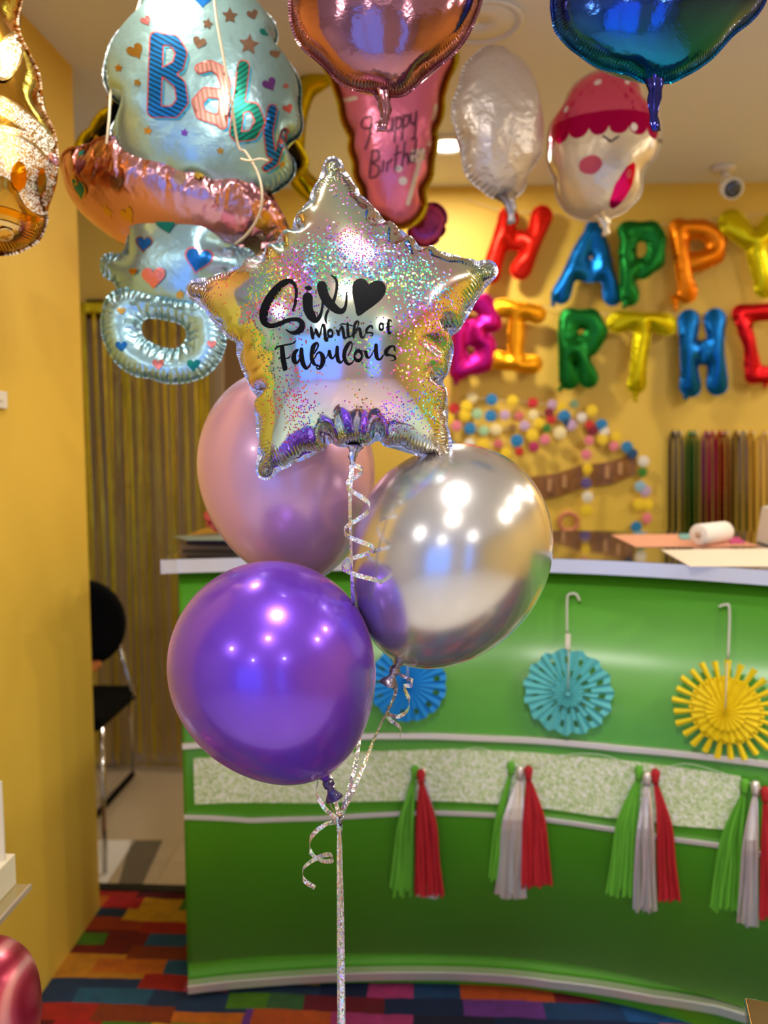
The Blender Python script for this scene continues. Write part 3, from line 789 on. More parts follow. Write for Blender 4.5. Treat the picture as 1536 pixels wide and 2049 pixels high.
def fan(px, py, rp, col, label, style, hook, tagpx):
    c, ex = front_at(px, py, .030); D = -(CR.transposed() @ (c-C0)).z; r = rp/F*D; ez = Vector((0, 0, 1)); nr = ex.cross(ez); nr = nr if nr.y < 0 else -nr
    t = empty('paper_fan', c-ez*r, label, 'decoration', 'paper fans on the counter front'); b = MB()
    m = plain('paper '+col[0], col[1], .7)
    if style == 'scallop':
        fan_disc(b, c, ex, ez, nr, r*.04, r, 26, .005, lambda k: .95+.05*abs(math.sin(k*PI/4)), 0, lambda k, j: j == 4 and k % 4 == 1)
        o = b.build('rosette', m, t)
    elif style == 'lattice':
        fan_disc(b, c, ex, ez, nr, r*.04, r, 30, .005, lambda k: 1 if k % 4 in (0, 1) else .94, 0, lambda k, j: (j == 4 and k % 4 == 3) or (j == 2 and k % 4 == 1))
        o = b.build('rosette', m, t); b = MB(); fan_disc(b, c, ex, ez, nr, r*.03, r*.34, 22, .004, lambda k: 1 if k % 4 < 2 else .88, .009); b.build('small_rosette', m, t)
    else:
        fan_disc(b, c, ex, ez, nr, r*.04, r, 50, .003, lambda k: 1-.03*((k//4) % 2), 0, lambda k, j: j >= 4 and k % 4 in (2, 3))
        o = b.build('rosette', m, t); b = MB(); fan_disc(b, c, ex, ez, nr, r*.03, r*.62, 26, .004, lambda k: 1 if k % 4 < 2 else .93, .009); b.build('middle_rosette', m, t)
        b = MB(); fan_disc(b, c, ex, ez, nr, r*.03, r*.36, 20, .004, None, .018); b.build('small_rosette', m, t)
    b = MB(); b.prism([(.006*math.cos(a), .006*math.sin(a)) for a in np.linspace(0, 2*PI, 12, endpoint=False)], .004, Matrix.Translation(c+nr*.012) @ Matrix((ex, ez, nr)).transposed().to_4x4()); b.build('centre_button', m, t)
    pts = [front_at(*q, .012)[0] for q in hook]
    WH = plain('clear white plastic', (214, 216, 200), .3)
    b = MB(); b.tube([Vector(q) for q in smooth([tuple(q) for q in pts], False, 5)], .0032, 8); b.build('hook', WH, t, smooth=True)
    cc = c+nr*.024
    b = MB(); b.tube([pts[-1], cc+ez*r*.9, cc+ez*.012], .0014, 6); b.build('cord', WH, t, smooth=True)
    if tagpx:
        q0, q1 = front_at(px-5, tagpx[0], .034)[0], front_at(px+5, tagpx[1], .036)[0]
        b = MB(); b.box((q0.x, q0.y-.001, q1.z), (q1.x, q0.y+.001, q0.z)); b.build('swing_tag', plain('white card', (232, 226, 208), .6), t)
fan(815, 1368, 79, ('blue', (14, 140, 220)), 'bright blue scalloped paper fan partly hidden behind the silver balloon', 'scallop', [(836, 1212), (826, 1200), (816, 1206), (815, 1290)], None)
fan(1136, 1385, 89, ('aqua', (98, 196, 200)), 'light aqua lattice paper fan hanging in the middle of the counter', 'lattice', [(1159, 1202), (1152, 1189), (1139, 1189), (1134, 1202), (1134, 1268)], (1268, 1300))
fan(1452, 1421, 103, ('yellow', (246, 216, 10)), 'yellow fringed paper fan hanging at the right of the counter', 'fringe', [(1438, 1214), (1450, 1210), (1459, 1220), (1456, 1318)], None)

# ================================================================== tassel garland
TM = {'green': plain('green tissue', (98, 178, 44), .75), 'red': plain('red tissue', (184, 22, 34), .75), 'silver': foil('silver mylar strips', (244, 238, 236), .25, .7, crinkle=.002, pleat=0)}
def tassel(col, k, bl, br, bot, out, label, n=22):
    kp, _ = front_at(*k, out); t = empty('tassel', kp, label, 'tassel', 'tissue tassels strung across the counter'); rg = random.Random(int(k[0]*7+k[1])); nr = Vector((.1, -1, 0)).normalized()
    b = MB(); b.tube([kp+Vector((0, 0, .014)), kp+Vector((0, 0, .011)), kp, kp-Vector((0, 0, .014)), kp-Vector((0, 0, .022))], [.004, .009, .0115, .008, .009], 12)
    o = b.build('knot', TM[col], t, smooth=True)
    b = MB(); s0 = kp-Vector((0, 0, .018)); pr = kp-Vector((0, 0, .032))
    for i in range(n):
        q = (i+rg.uniform(.2, .8))/n; e, _ = front_at(bl+(br-bl)*q, bot-rg.uniform(0, 26 if col == 'green' else 12), max(.006, out-.006+rg.uniform(-.006, .012)))
        mid_x = bl+(br-bl)*(.5+(q-.5)*1.05); md, _ = front_at(k[0]+(mid_x-k[0])*.62, k[1]+(bot-k[1])*.38, out+.006+rg.uniform(-.004, .010))
        pts = smooth([tuple(s0+Vector((rg.uniform(-.004, .004), 0, 0))), tuple(md), tuple(md.lerp(e, .5)+Vector((rg.uniform(-.003, .003), rg.uniform(-.003, .003), 0))), tuple(e)], False, 4)
        a = rg.uniform(-.7, .7); wd_ = (br-bl)/F*2.1/n*1.9; ws = [wd_*.35]+[wd_]*(len(pts)-1)
        b.ribbon(pts, ws, Vector((math.cos(a), math.sin(a), 0)), .0003)
    b.build('fringe', TM[col], t)
for args in [('green', (829, 1541), 780, 822, 1800, .010, 'green tassel of the leftmost tassel cluster, left of a red one', 14),
             ('silver', (847, 1545), 832, 884, 1800, .008, 'silver tassel hidden behind the leftmost red tassel', 12),
             ('red', (842, 1550), 829, 888, 1798, .022, 'leftmost red tassel on the counter front'),
             ('green', (1022, 1533), 977, 1003, 1774, .010, 'green tassel of the second cluster, below the blue and aqua fans', 12),
             ('silver', (1040, 1543), 990, 1050, 1800, .018, 'silver tassel in the second cluster, twisted to the left', 12),
             ('red', (1057, 1543), 1040, 1104, 1780, .022, 'red tassel of the second cluster from the left'),
             ('green', (1278, 1543), 1212, 1272, 1800, .012, 'green tassel of the third cluster from the left'),
             ('silver', (1294, 1554), 1267, 1313, 1828, .022, 'silver tassel of the third cluster from the left', 14),
             ('red', (1311, 1549), 1316, 1361, 1808, .014, 'red tassel of the third cluster from the left'),
             ('green', (1490, 1569), 1420, 1478, 1828, .012, 'green tassel of the rightmost cluster, under the yellow fan'),
             ('silver', (1511, 1573), 1474, 1518, 1857, .022, 'silver tassel of the rightmost cluster, under the yellow fan', 14),
             ('red', (1531, 1585), 1520, 1566, 1842, .014, 'red tassel at the right edge of the picture')]: tassel(*args)
b = MB(); S_ = [(740, 1500), (775, 1512), (829, 1536), (842, 1540), (880, 1515), (950, 1496), (1000, 1510), (1022, 1527), (1057, 1536), (1120, 1512), (1200, 1510), (1260, 1530), (1294, 1544), (1311, 1542), (1370, 1528), (1440, 1545), (1490, 1562), (1530, 1578), (1580, 1560)]
b.tube([Vector(q) for q in smooth([tuple(front_at(*q, .016)[0]) for q in S_], False, 4)], .0009, 6)
tag(b.build('garland_string', plain('clear string', (220, 226, 210), .3), smooth=True), 'thin pale string carrying the tassels across the counter', 'string')

# ================================================================== the back wall: letters
LET = {'red': (214, 34, 20), 'blue': (8, 100, 178), 'green': (22, 118, 44), 'orange': (232, 132, 14), 'yellow': (214, 200, 12), 'magenta': (196, 20, 132), 'amber': (238, 160, 20), 'crimson': (200, 18, 26)}
LY = BY-.075
def letter(ch, col, strokes, th, tail=None, where='', Y=LY):
    W3 = lambda q: HY(*q, Y)
    allp = [p for s in strokes for p in s]; c = W3((sum(p[0] for p in allp)/len(allp), sum(p[1] for p in allp)/len(allp)))
    S2 = [([((W3(p)-c).x, (W3(p)-c).z) for p in s], th/F*3.45*1.27) for s in strokes]
    loops = sdf_loops(S2, .005); loops = [loops[0]]+[l for l in loops[1:] if len(l) > 16]
    ext = loops[0]
    t = empty('letter_balloon', c, '%s foil letter balloon %s %s' % (col, ch, where), 'balloon', 'foil letter balloons on the back wall')
    m = foil('letter foil '+col, LET[col], .34, .85, crinkle=.0005, pleat=.0010, freq=520.)
    # the blown tube is narrower than the flat film: shrink the target accordingly
    o, D = foil_balloon('letter', loops, onwall(c), [m], k=1.0, res=.0135, parent=t, seam=.005, steps=380, p=22., comp=1., bend=.08, fit=1.02, relax=2)
    if tail:
        a_, b_ = W3(tail[0]), W3(tail[1]); gathered_tail('neck', a_, b_, .015, m, t, int(tail[0][0]))
    b = MB(); top = max((p for s in strokes for p in s), key=lambda p: -p[1]); q = W3(top); b.tube([q+Vector((0, .0, -.005)), Vector((q.x, BY-.003, q.z+.012)), Vector((q.x, BY-.0005, q.z+.012))], [.004, .004, .009], 8)
    b.build('adhesive_dot', TRIM, t)
letter('H', 'red', [[(1012, 436), (975, 545)], [(1090, 434), (1052, 540)], [(1000, 478), (1070, 482)]], 33, None, 'first letter of the upper row')
letter('A', 'blue', [[(1187, 462), (1112, 586)], [(1187, 462), (1236, 590)], [(1150, 544), (1215, 546)]], 30, [(1112, 590), (1103, 612)], 'second letter of the upper row')
letter('P', 'green', [[(1252, 464), (1254, 594)], [(1252, 464), (1300, 460), (1316, 482), (1314, 520), (1290, 540), (1262, 538)]], 30, [(1254, 598), (1248, 618)], 'third letter of the upper row', LY-.02)
letter('P', 'orange', [[(1350, 460), (1351, 588)], [(1352, 462), (1402, 456), (1432, 470), (1440, 500), (1418, 530), (1404, 540)]], 33, [(1351, 592), (1350, 622)], 'fourth letter of the upper row, right of the green one')
letter('Y', 'yellow', [[(1460, 446), (1512, 486), (1556, 446)], [(1512, 486), (1530, 570)]], 40, None, 'cut by the right edge, upper row', LY-.01)
letter('B', 'magenta', [[(912, 600), (912, 742)], [(912, 600), (965, 602), (988, 640), (940, 668)], [(940, 668), (976, 690), (968, 728), (912, 742)]], 31, [(912, 752), (910, 770)], 'half hidden by the star, lower row')
letter('I', 'amber', [[(1003, 612), (1076, 622)], [(1036, 618), (1030, 722)], [(992, 724), (1066, 733)]], 29, None, 'second letter of the lower row')
letter('R', 'green', [[(1142, 636), (1128, 762)], [(1142, 636), (1186, 634), (1202, 660), (1188, 690), (1152, 694)], [(1156, 692), (1190, 756)]], 31, [(1128, 766), (1119, 784)], 'third letter of the lower row', LY)
letter('T', 'yellow', [[(1234, 640), (1334, 646)], [(1286, 648), (1274, 770)]], 33, [(1274, 776), (1271, 804)], 'fourth letter of the lower row')
letter('H', 'blue', [[(1370, 642), (1374, 772)], [(1438, 640), (1442, 768)], [(1376, 706), (1438, 704)]], 34, [(1374, 778), (1372, 800)], 'fifth letter of the lower row')
letter('D', 'crimson', [[(1480, 630), (1504, 752)], [(1480, 628), (1556, 622), (1590, 680), (1564, 750), (1504, 752)]], 27, [(1530, 756), (1532, 776)], 'cut by the right edge, lower row')
for nm, pts in (('letter_string', [(930, 398), (1010, 425), (1090, 424), (1187, 448), (1252, 452), (1350, 450), (1452, 436), (1600, 420)]), ('letter_string', [(880, 585), (960, 588), (1040, 606), (1142, 622), (1234, 630), (1334, 632), (1440, 628), (1600, 610)])):
    b = MB(); b.tube([HY(*q, BY-.02) for q in pts], .0012, 6)
    tag(b.build(nm, plain('white cotton', (230, 220, 196), .7)), 'thin white string behind the %s row of letters' % ('upper' if pts[0][1] < 500 else 'lower'), 'string')

# ================================================================== garlands, sash, ring and bead strands on the wall
GC = {'cream': (244, 226, 170), 'blue': (34, 128, 190), 'yellow': (244, 208, 40), 'red': (206, 40, 40), 'lilac': (204, 168, 206), 'mint': (170, 206, 160), 'rose': (214, 110, 110), 'dark': (130, 24, 40), 'pink': (236, 130, 150), 'white': (238, 228, 216), 'green': (60, 130, 44), 'brown': (150, 110, 50), 'magenta': (186, 40, 100), 'navy': (28, 74, 120), 'purple': (100, 80, 150), 'sky': (150, 190, 214)}
def zz(u, v): return (860+u/2.272, 760+v/2.272)
GAR = [('upper sweep of the wall garland, above the counter', [(60, 60, 'pink'), (110, 130, 'red'), (190, 80, 'cream'), (280, 90, 'blue'), (375, 95, 'yellow'), (467, 105, 'red'), (555, 115, 'lilac'), (600, 130, 'yellow'), (655, 110, 'mint'), (690, 170, 'white'), (735, 140, 'yellow'), (780, 205, 'blue'), (790, 235, 'white'), (845, 262, 'yellow'), (895, 305, 'blue'), (920, 335, 'navy'), (970, 370, 'white'), (965, 420, 'green'), (955, 485, 'sky'), (978, 505, 'lilac'), (950, 565, 'yellow'), (990, 568, 'yellow'), (985, 630, 'pink'), (937, 668, 'blue')]),
       ('middle sweep of the wall garland, level with the star tip', [(30, 100, 'yellow'), (80, 180, 'yellow'), (165, 120, 'yellow'), (160, 160, 'yellow'), (215, 155, 'mint'), (275, 165, 'blue'), (340, 160, 'lilac'), (405, 165, 'rose'), (470, 160, 'cream'), (540, 150, 'dark'), (550, 180, 'red'), (610, 165, 'blue'), (622, 190, 'navy'), (640, 205, 'lilac'), (725, 205, 'red'), (740, 230, 'dark'), (785, 272, 'yellow'), (835, 302, 'pink')]),
       ('lower sweep of the wall garland, just above the silver balloon', [(50, 200, 'white'), (120, 210, 'pink'), (182, 222, 'blue'), (245, 232, 'mint'), (300, 226, 'cream'), (375, 220, 'brown'), (430, 208, 'lilac'), (495, 198, 'yellow'), (530, 220, 'green'), (590, 240, 'cream')]),
       ('lowest loop of the wall garland, touching the silver balloon', [(90, 300, 'blue'), (180, 290, 'white'), (240, 298, 'yellow'), (310, 292, 'rose'), (345, 335, 'yellow'), (405, 326, 'red'), (395, 277, 'blue'), (465, 252, 'yellow'), (472, 304, 'magenta'), (522, 272, 'pink')]),
       ('short vertical drop of the wall garland crossing the brown sash', [(722, 276, 'pink'), (710, 340, 'pink'), (714, 405, 'yellow'), (710, 470, 'purple'), (716, 532, 'white'), (712, 595, 'yellow')])]
cot = plain('white cotton', (230, 220, 196), .7)
for gi, (lab, dots) in enumerate(GAR):
    Yg = BY-.03-.006*gi; pts = [HY(*zz(u, v), Yg) for u, v, _ in dots]
    t = empty('paper_garland', pts[0], 'colourful '+lab, 'garland', 'paper dot garlands on the back wall')
    b = MB(); b.tube(pts, .001, 5); b.build('string', cot, t)
    for i, ((u, v, cn), p) in enumerate(zip(dots, pts)):
        rr = (12.5 if cn in ('blue', 'cream', 'yellow') else 10.5)/F*3.5*rnd.uniform(.9, 1.1); kind = i % 3
        poly = disc(0, 0, rr, n=18) if kind == 0 else (star5(0, 0, rr*1.1, rnd.uniform(0, 60), .8, 7) if kind == 1 else disc(0, 0, rr, n=6, rot=rnd.uniform(0, 60)))
        a = rnd.uniform(-.35, .35)
        b = MB(); M_ = Matrix.Translation(p) @ Matrix.Rotation(a, 4, 'Z') @ Matrix.Rotation(PI/2, 4, 'X')
        b.prism([tuple(q) for q in poly], .003, M_, z0=.0005); b.prism([tuple(q*.62) for q in poly], .003, M_ @ Matrix.Rotation(.5, 4, 'Z'), z0=.0035)
        b.build('paper_dot', plain('garland '+cn, GC[cn], .55), t, bevel=.0005)
SASH = plain('brown satin sash', (142, 92, 44), .35); SL = plain('sash lettering', (190, 140, 96), .4)
def sash(a, b_, h, label):
    A_, B_ = HY(*a, BY-.018), HY(*b_, BY-.018); n = 14; hh = h/F*3.5/2; mb = MB(); v = []
    for i in range(n+1):
        q = i/n; p = A_.lerp(B_, q)-Vector((0, 0, .012*math.sin(PI*q)-.0)); y = p.y+.004*math.sin(q*9)
        v += [(p.x, y, p.z-hh), (p.x, y, p.z+hh), (p.x, y+.0012, p.z-hh), (p.x, y+.0012, p.z+hh)]
    mb.add(v, [(4*i, 4*i+1, 4*i+5, 4*i+4) for i in range(n)]+[(4*i+2, 4*i+6, 4*i+7, 4*i+3) for i in range(n)]+[(4*i, 4*i+4, 4*i+6, 4*i+2) for i in range(n)]+[(4*i+1, 4*i+3, 4*i+7, 4*i+5) for i in range(n)])
    t = empty('sash', A_, label, 'banner', 'brown sash pieces on the back wall'); mb.build('band', SASH, t)
    for q in (.36, .64):
        mb = MB(); p = A_.lerp(B_, q); mb.box((p.x-.009, p.y-.016, p.z-hh*.6), (p.x+.009, p.y-.002, p.z+hh*.45)); mb.build('stripe', SL, t)
sash((1060, 978), (1166, 952), 48, 'left piece of brown sash on the wall beside the silver balloon')
sash((1180, 952), (1272, 926), 46, 'right piece of brown sash on the wall under the garland end')
p = HY(1137, 1045, BY-.02); b = MB(); R1 = 18/F*3.5
b.tube([p+Vector((R1*math.cos(a), 0, R1*math.sin(a))) for a in np.linspace(0, 2*PI, 33)], .010, 10)
tag(b.build('paper_ring', plain('rose paper ring', (200, 120, 90), .6), smooth=True), 'pink ring hanging on the wall low beside the silver balloon', 'ring')
BEADS = [(1346, 'navy', (34, 40, 66)), (1357, 'steel grey', (116, 110, 108)), (1380, 'green', (40, 122, 50)), (1388, 'dark green', (30, 90, 40)), (1413, 'violet', (150, 34, 120)), (1424, 'magenta', (176, 30, 90)), (1440, 'red', (176, 20, 24)), (1449, 'dark red', (130, 14, 20)), (1472, 'brown', (112, 78, 40)), (1486, 'silver', (150, 140, 126)), (1501, 'amber', (196, 140, 20)), (1528, 'champagne', (200, 160, 110))]
for i, (px, cn, rgb) in enumerate(BEADS):
    Yb = BY-.02-.012*(i % 2); t = empty('bead_strand', HY(px, 862, Yb), '%s metallic bead strand hanging in a long loop on the wall' % cn, 'beads', 'bead strands at the right of the wall')
    m = foil('bead '+cn, rgb, .2, pleat=0, crinkle=0)
    for s_ in range(2):
        w = (5+3.2*s_); top = HY(px, 862+5*s_, Yb-.008*s_); pts = []; R = []
        A_ = [(px-w, 1064), (px-w*1.0, 1000), (px-w*.95, 930), (px-w*.8, 885), (px, 862+5*s_), (px+w*.8, 885), (px+w*.95, 930), (px+w, 1000), (px+w, 1064)]
        cv = smooth([tuple(HY(x, y, Yb-.008*s_)) for x, y in A_], False, 14)
        R = [.0030 if j % 2 else .0048 for j in range(len(cv))]
        b = MB(); b.tube([Vector(q) for q in cv], R, 6); b.build('strand', m, t, smooth=True)
    q = HY(px, 866, BY); b = MB(); b.tube([Vector((q.x, BY-.0005, q.z)), Vector((q.x, BY-.045, q.z))], .003, 8); b.build('peg', TRIM, t)

# ================================================================== foil curtain
N = NT('gold fringe foil'); N.b.inputs['Metallic'].default_value = .8; N.b.inputs['Roughness'].default_value = .3
pos = N.n('NewGeometry').outputs['Position']; mp = N.n('Mapping', Vector=pos); mp.inputs['Scale'].default_value = (60, 60, 5)
nn = N.n('TexNoise', Vector=mp.outputs[0], Scale=1., Detail=3.).outputs['Fac']
N.b.inputs['Base Color'].default_value = c4(lin((214, 184, 16))); N.set(N.b.inputs['Normal'], N.bump(nn, .012, 1))
b = MB(); rg = random.Random(11); xa, xb = HY(176, 900, 3.47).x, HY(426, 900, 3.47).x; ztop = HY(300, 622, 3.45).z
x = xa-.05
while x < xb:
    w = rg.uniform(.004, .009); y = 3.47+rg.uniform(-.025, .025); zb = rg.uniform(.02, .10); ph = rg.uniform(0, 6); n = 16; a0 = rg.uniform(-.9, .9); tw = rg.uniform(-1.6, 1.6)
    pts = [Vector((x+.004*math.sin(ph+3*k/n), y+.006*math.sin(ph*2+5*k/n), ztop+(zb-ztop)*k/n)) for k in range(n+1)]
    b.ribbon(pts, w, [Vector((math.cos(a0+tw*k/n), math.sin(a0+tw*k/n), 0)) for k in range(n+1)], .0002); x += rg.uniform(.006, .014)
t = empty('foil_curtain', ((xa+xb)/2, 3.47, 0), 'gold metallic fringe curtain hanging in front of the far door', 'curtain')
o = b.build('fringe', N.m, t); o['kind'] = 'stuff'
b = MB(); b.box((xa-.05, 3.44, ztop-.005), (xb+.02, 3.50, ztop+.035)); b.build('header', N.m, t)

# ================================================================== black chair behind the left wall
cx, cyy = HY(205, 1400, 2.95).x, 2.95
t = empty('chair', (cx, cyy, 0), 'black padded chair peeking out behind the end of the yellow wall', 'chair')
BLK = plain('black fabric', (10, 10, 11), .9, Specular_IOR_Level=.1); CHR = plain('chrome tube', (200, 196, 190), .12, 1)
q = HY(250, 1250, 2.85); zb0, zb1 = HY(220, 1322, 2.85).z, HY(220, 1172, 2.85).z
b = MB(); pr = disc(0, 0, .15, (zb1-zb0)/2+.02, 40); b.prism([tuple(v) for v in pr], .05, Matrix.Translation((q.x-.15, 2.88, (zb0+zb1)/2)) @ Matrix.Rotation(PI/2, 4, 'X')); b.build('backrest', BLK, t, bevel=.018)
zs = HY(220, 1400, 2.9).z
b = MB(); b.box((q.x-.36, 2.62, zs-.025), (q.x-.01, 3.0, zs+.03)); b.build('seat', BLK, t, bevel=.02)
b = MB(); b.tube([Vector((q.x-.03, 2.92, zs)), Vector((q.x+.0, 2.93, zs+.01)), Vector((q.x-.06, 2.90, zb0+.1))], .009, 10); b.build('back_bracket', CHR, t, smooth=True)
fz = HZ(266, 1556, .0)
for nm, A_, B_ in (('leg', (q.x-.02, 2.93, zs-.01), (fz.x, fz.y, .012)), ('leg', (q.x-.02, 2.66, zs-.02), (q.x+.0, 2.60, .012)), ('leg', (q.x-.34, 2.93, zs-.01), (q.x-.36, 3.1, .012)), ('leg', (q.x-.34, 2.66, zs-.02), (q.x-.36, 2.60, .012))):
    b = MB(); b.tube([A_, B_], .008, 10); l_ = b.build(nm, CHR, t, smooth=True)
b = MB(); b.tube([Vector((fz.x, fz.y, .018)), Vector((q.x-.2, 2.62, .018))], .012, 8); b.build('foot_bar', BLK, t, smooth=True)
b = MB(); w_ = HY(200, 1328, 2.8); b.box((w_.x-.2, 2.66, w_.z-.012), (w_.x+.008, 2.80, w_.z+.012)); b.build('armrest', plain('warm beech', (190, 110, 60), .4), t, bevel=.006)

# ================================================================== shelf and white display block at the left edge
e = HX(60, 1770, -.77); SHZ = e.z
N = NT('clear shelf glass'); N.b.inputs['Transmission Weight'].default_value = .92; N.b.inputs['Roughness'].default_value = .03; N.b.inputs['Base Color'].default_value = (.9, .92, .9, 1)
b = MB(); b.box((WX+.001, .86, SHZ-.008), (-.77, e.y, SHZ)); t = empty('glass_shelf', (-.9, 1.2, SHZ), 'clear glass shelf on the left wall carrying a white block', 'shelf'); b.build('shelf_panel', N.m, t, bevel=.001)
b = MB(); b.box((-.772, .86, SHZ-.009), (-.767, e.y+.001, SHZ+.001)); b.build('front_edge', plain('grey shelf edge', (176, 160, 146), .3), t)
for yy in (1.0, 1.45):
    b = MB(); b.box((WX+.001, yy-.008, SHZ-.05), (WX+.012, yy+.008, SHZ-.009)); b.box((WX+.001, yy-.008, SHZ-.018), (-.84, yy+.008, SHZ-.009)); b.build('bracket', CHR, t)
q = HZ(33, 1768, SHZ+.001); h = HY(33, 1708, q.y).z-SHZ
t = empty('display_block', (q.x-.05, q.y-.06, SHZ), 'small white wooden block with a card standing in it on the glass shelf', 'stand')
b = MB(); b.box((q.x-.12, q.y-.16, SHZ+.001), (q.x, q.y, SHZ+h)); b.build('block', plain('white painted wood', (236, 226, 204), .5), t, bevel=.0015)
ct = HY(4, 1555, q.y-.015); b = MB(); b.box((ct.x-.11, q.y-.03, SHZ+h-.004), (HY(4, 1600, q.y-.03).x, q.y-.026, SHZ+h+.16)); b.build('card', plain('white card', (232, 226, 208), .6), t)

# ================================================================== chrome-edged napkin box, bottom right
p = PA(1487, 1993, 1.06); q2 = PA(1489, 2049, 1.06)
t = empty('napkin_box', (p.x+.08, p.y+.05, 0), 'cream box with a chrome rim cut by the bottom right corner', 'box'); ang = math.radians(14)
M_ = Matrix.Translation((p.x, p.y, 0)) @ Matrix.Rotation(math.radians(-14), 4, 'Z') @ Matrix.Translation((0, -.11, 0))
b = MB(); b.box((.003, .003, p.z-.30), (.157, .107, p.z-.018)); b.v = [tuple(M_ @ Vector(v)) for v in b.v]; b.build('body', plain('cream enamel', (234, 224, 198), .25, coat=.5), t, bevel=.008)
b = MB(); b.box((0, 0, p.z-.020), (.16, .11, p.z)); b.v = [tuple(M_ @ Vector(v)) for v in b.v]; b.build('chrome_rim', plain('polished chrome', (190, 186, 180), .07, 1), t, bevel=.004)
b = MB(); b.box((.02, .02, 0), (.14, .09, p.z-.299)); b.v = [tuple(M_ @ Vector(v)) for v in b.v]; b.build('pedestal', plain('cream enamel', (234, 224, 198), .25), t, bevel=.004)

# ================================================================== hanging foil balloons
MO = {'tan': foil('print tan', (176, 140, 116), .25), 'gold': foil('print gold', (206, 160, 70), .25), 'pink': foil('print pink', (228, 138, 138), .3), 'blue': foil('print blue', (0, 98, 176), .35, .6), 'teal': foil('print teal', (0, 120, 108), .35, .6), 'purple': foil('print purple', (136, 84, 170), .3), 'rosy': foil('print rose', (196, 90, 84), .35, .6), 'aqua': foil('print aqua', (60, 160, 190), .35, .6)}
def stripes(name, a, b_, ang):
    N = NT(name); uv = N.attr('flat').outputs['Vector']; mp = N.n('Mapping', Vector=uv); mp.inputs['Rotation'].default_value = (0, 0, math.radians(ang))
    w = N.n('TexWave', Vector=mp.outputs[0], Scale=34., Distortion=2.2, bands_direction='Y'); N.set(w.inputs['Detail Scale'], .6)
    N.set(N.b.inputs['Base Color'], N.ramp(w.outputs['Fac'], [(0, lin(b_)), (.34, lin(b_)), (.36, lin(a)), (1, lin(a))])); N.b.inputs['Metallic'].default_value = .6; N.b.inputs['Roughness'].default_value = .3
    return N.m
SB = stripes('zebra blue', (0, 116, 190), (8, 50, 78), 25); ST = stripes('zebra teal', (0, 142, 118), (6, 82, 66), -35); SP = stripes('zebra pink', (236, 160, 150), (170, 130, 104), 80)
ICE = foil('ice blue film', (160, 200, 204), .32, .8, crinkle=.0007, pleat=.003, freq=420., deep=.05)
ROSEF = foil('rose gold film', (206, 150, 158), .22, crinkle=.0003, pleat=.003, freq=100., deep=.13)
ICE2 = foil('ice blue film with sheen', (160, 204, 220), .3, .85, crinkle=.0006, pleat=.003, freq=420.)
FLW = foil('weld flange', (190, 196, 196), .25, pleat=0, crinkle=.002)
PD = 1.60; pc = (410, 165)
pac = empty('pacifier_balloon', PA(340, 760, PD), 'large blue and rose gold foil balloon shaped like a baby pacifier', 'balloon')
# dome
dome = smooth([(220, 210), (226, 120), (262, 40), (320, -25), (400, -52), (480, -30), (545, 30), (585, 110), (600, 190), (596, 270), (560, 350), (480, 400), (400, 405), (310, 380), (245, 310)], True, 8)
mt = [ICE, FLW, MO['tan'], MO['gold'], MO['pink'], MO['blue'], MO['teal'], MO['purple'], MO['rosy'], MO['aqua'], SB, ST, SP]
L_ = lambda a: [pxl(a, PD, pc)]
pr = []
def mot(kind, x, y, r, m, rot=0, D=PD, c=pc):
    fn = heart if kind == 'h' else (star5 if kind == 's' else disc)
    q = fn((x-c[0])/F*D, (c[1]-y)/F*D, r/F*D, rot) if kind != 'd' else disc((x-c[0])/F*D, (c[1]-y)/F*D, r/F*D)
    return ([q], m, 0)
for k_, x, y, r, m, ro in [('h', 346, 37, 17, 2, -12), ('h', 295, 50, 11, 4, 30), ('h', 275, 112, 17, 3, 30), ('h', 399, 85, 14, 2, -15), ('h', 405, -6, 22, 5, 0), ('h', 326, 0, 20, 6, 20), ('h', 538, 158, 15, 7, 30), ('h', 550, 95, 12, 2, 25), ('h', 504, 20, 12, 2, 20), ('h', 530, 52, 12, 6, 30),
                         ('s', 459, 27, 18, 2, 0), ('s', 415, 47, 13, 2, 10), ('s', 497, 82, 23, 2, 5), ('s', 243, 149, 10, 3, 0), ('s', 279, 175, 10, 3, 20), ('s', 571, 160, 8, 4, 0), ('s', 299, 269, 11, 3, 10), ('s', 370, 268, 10, 7, 10), ('h', 575, 205, 11, 8, 20), ('s', 440, 300, 10, 3, 0), ('h', 560, 320, 9, 3, 0)]:
    pr.append(mot(k_, x, y, r, m, ro))
BABY = [(10, 8, [([(316, 84), (311, 229)], 24), ([(318, 84), (350, 86), (364, 108), (357, 136), (334, 150)], 20), ([(334, 150), (361, 172), (366, 206), (350, 228), (312, 230)], 20)]),
        (12, 8, [([(400, 138), (421, 130), (440, 138), (451, 165), (444, 246)], 17), ([(444, 186), (412, 184), (394, 205), (402, 230), (440, 240)], 17)]),
        (11, 8, [([(486, 126), (470, 262)], 21), ([(480, 208), (508, 208), (519, 236), (504, 264), (474, 270)], 17)]),
        (10, 8, [([(544, 208), (535, 255), (541, 300)], 16), ([(570, 252), (548, 318), (530, 330)], 11)])]
for m, mo_, st in BABY:
    sh = [([((x+6-pc[0])/F*PD, (pc[1]-y-6)/F*PD) for x, y in p], w/F*PD) for p, w in st]
    ou = [([((x-pc[0])/F*PD, (pc[1]-y)/F*PD) for x, y in p], (w+5)/F*PD) for p, w in st]
    fi = [([((x-pc[0])/F*PD, (pc[1]-y)/F*PD) for x, y in p], w/F*PD) for p, w in st]
    for lv, (s_, mm) in enumerate(((sh, 9), (ou, 8), (fi, m))):
        lp = sdf_loops(s_, .0018); pr.append((lp[:1]+[l for l in lp[1:] if len(l) > 10], mm, lv))
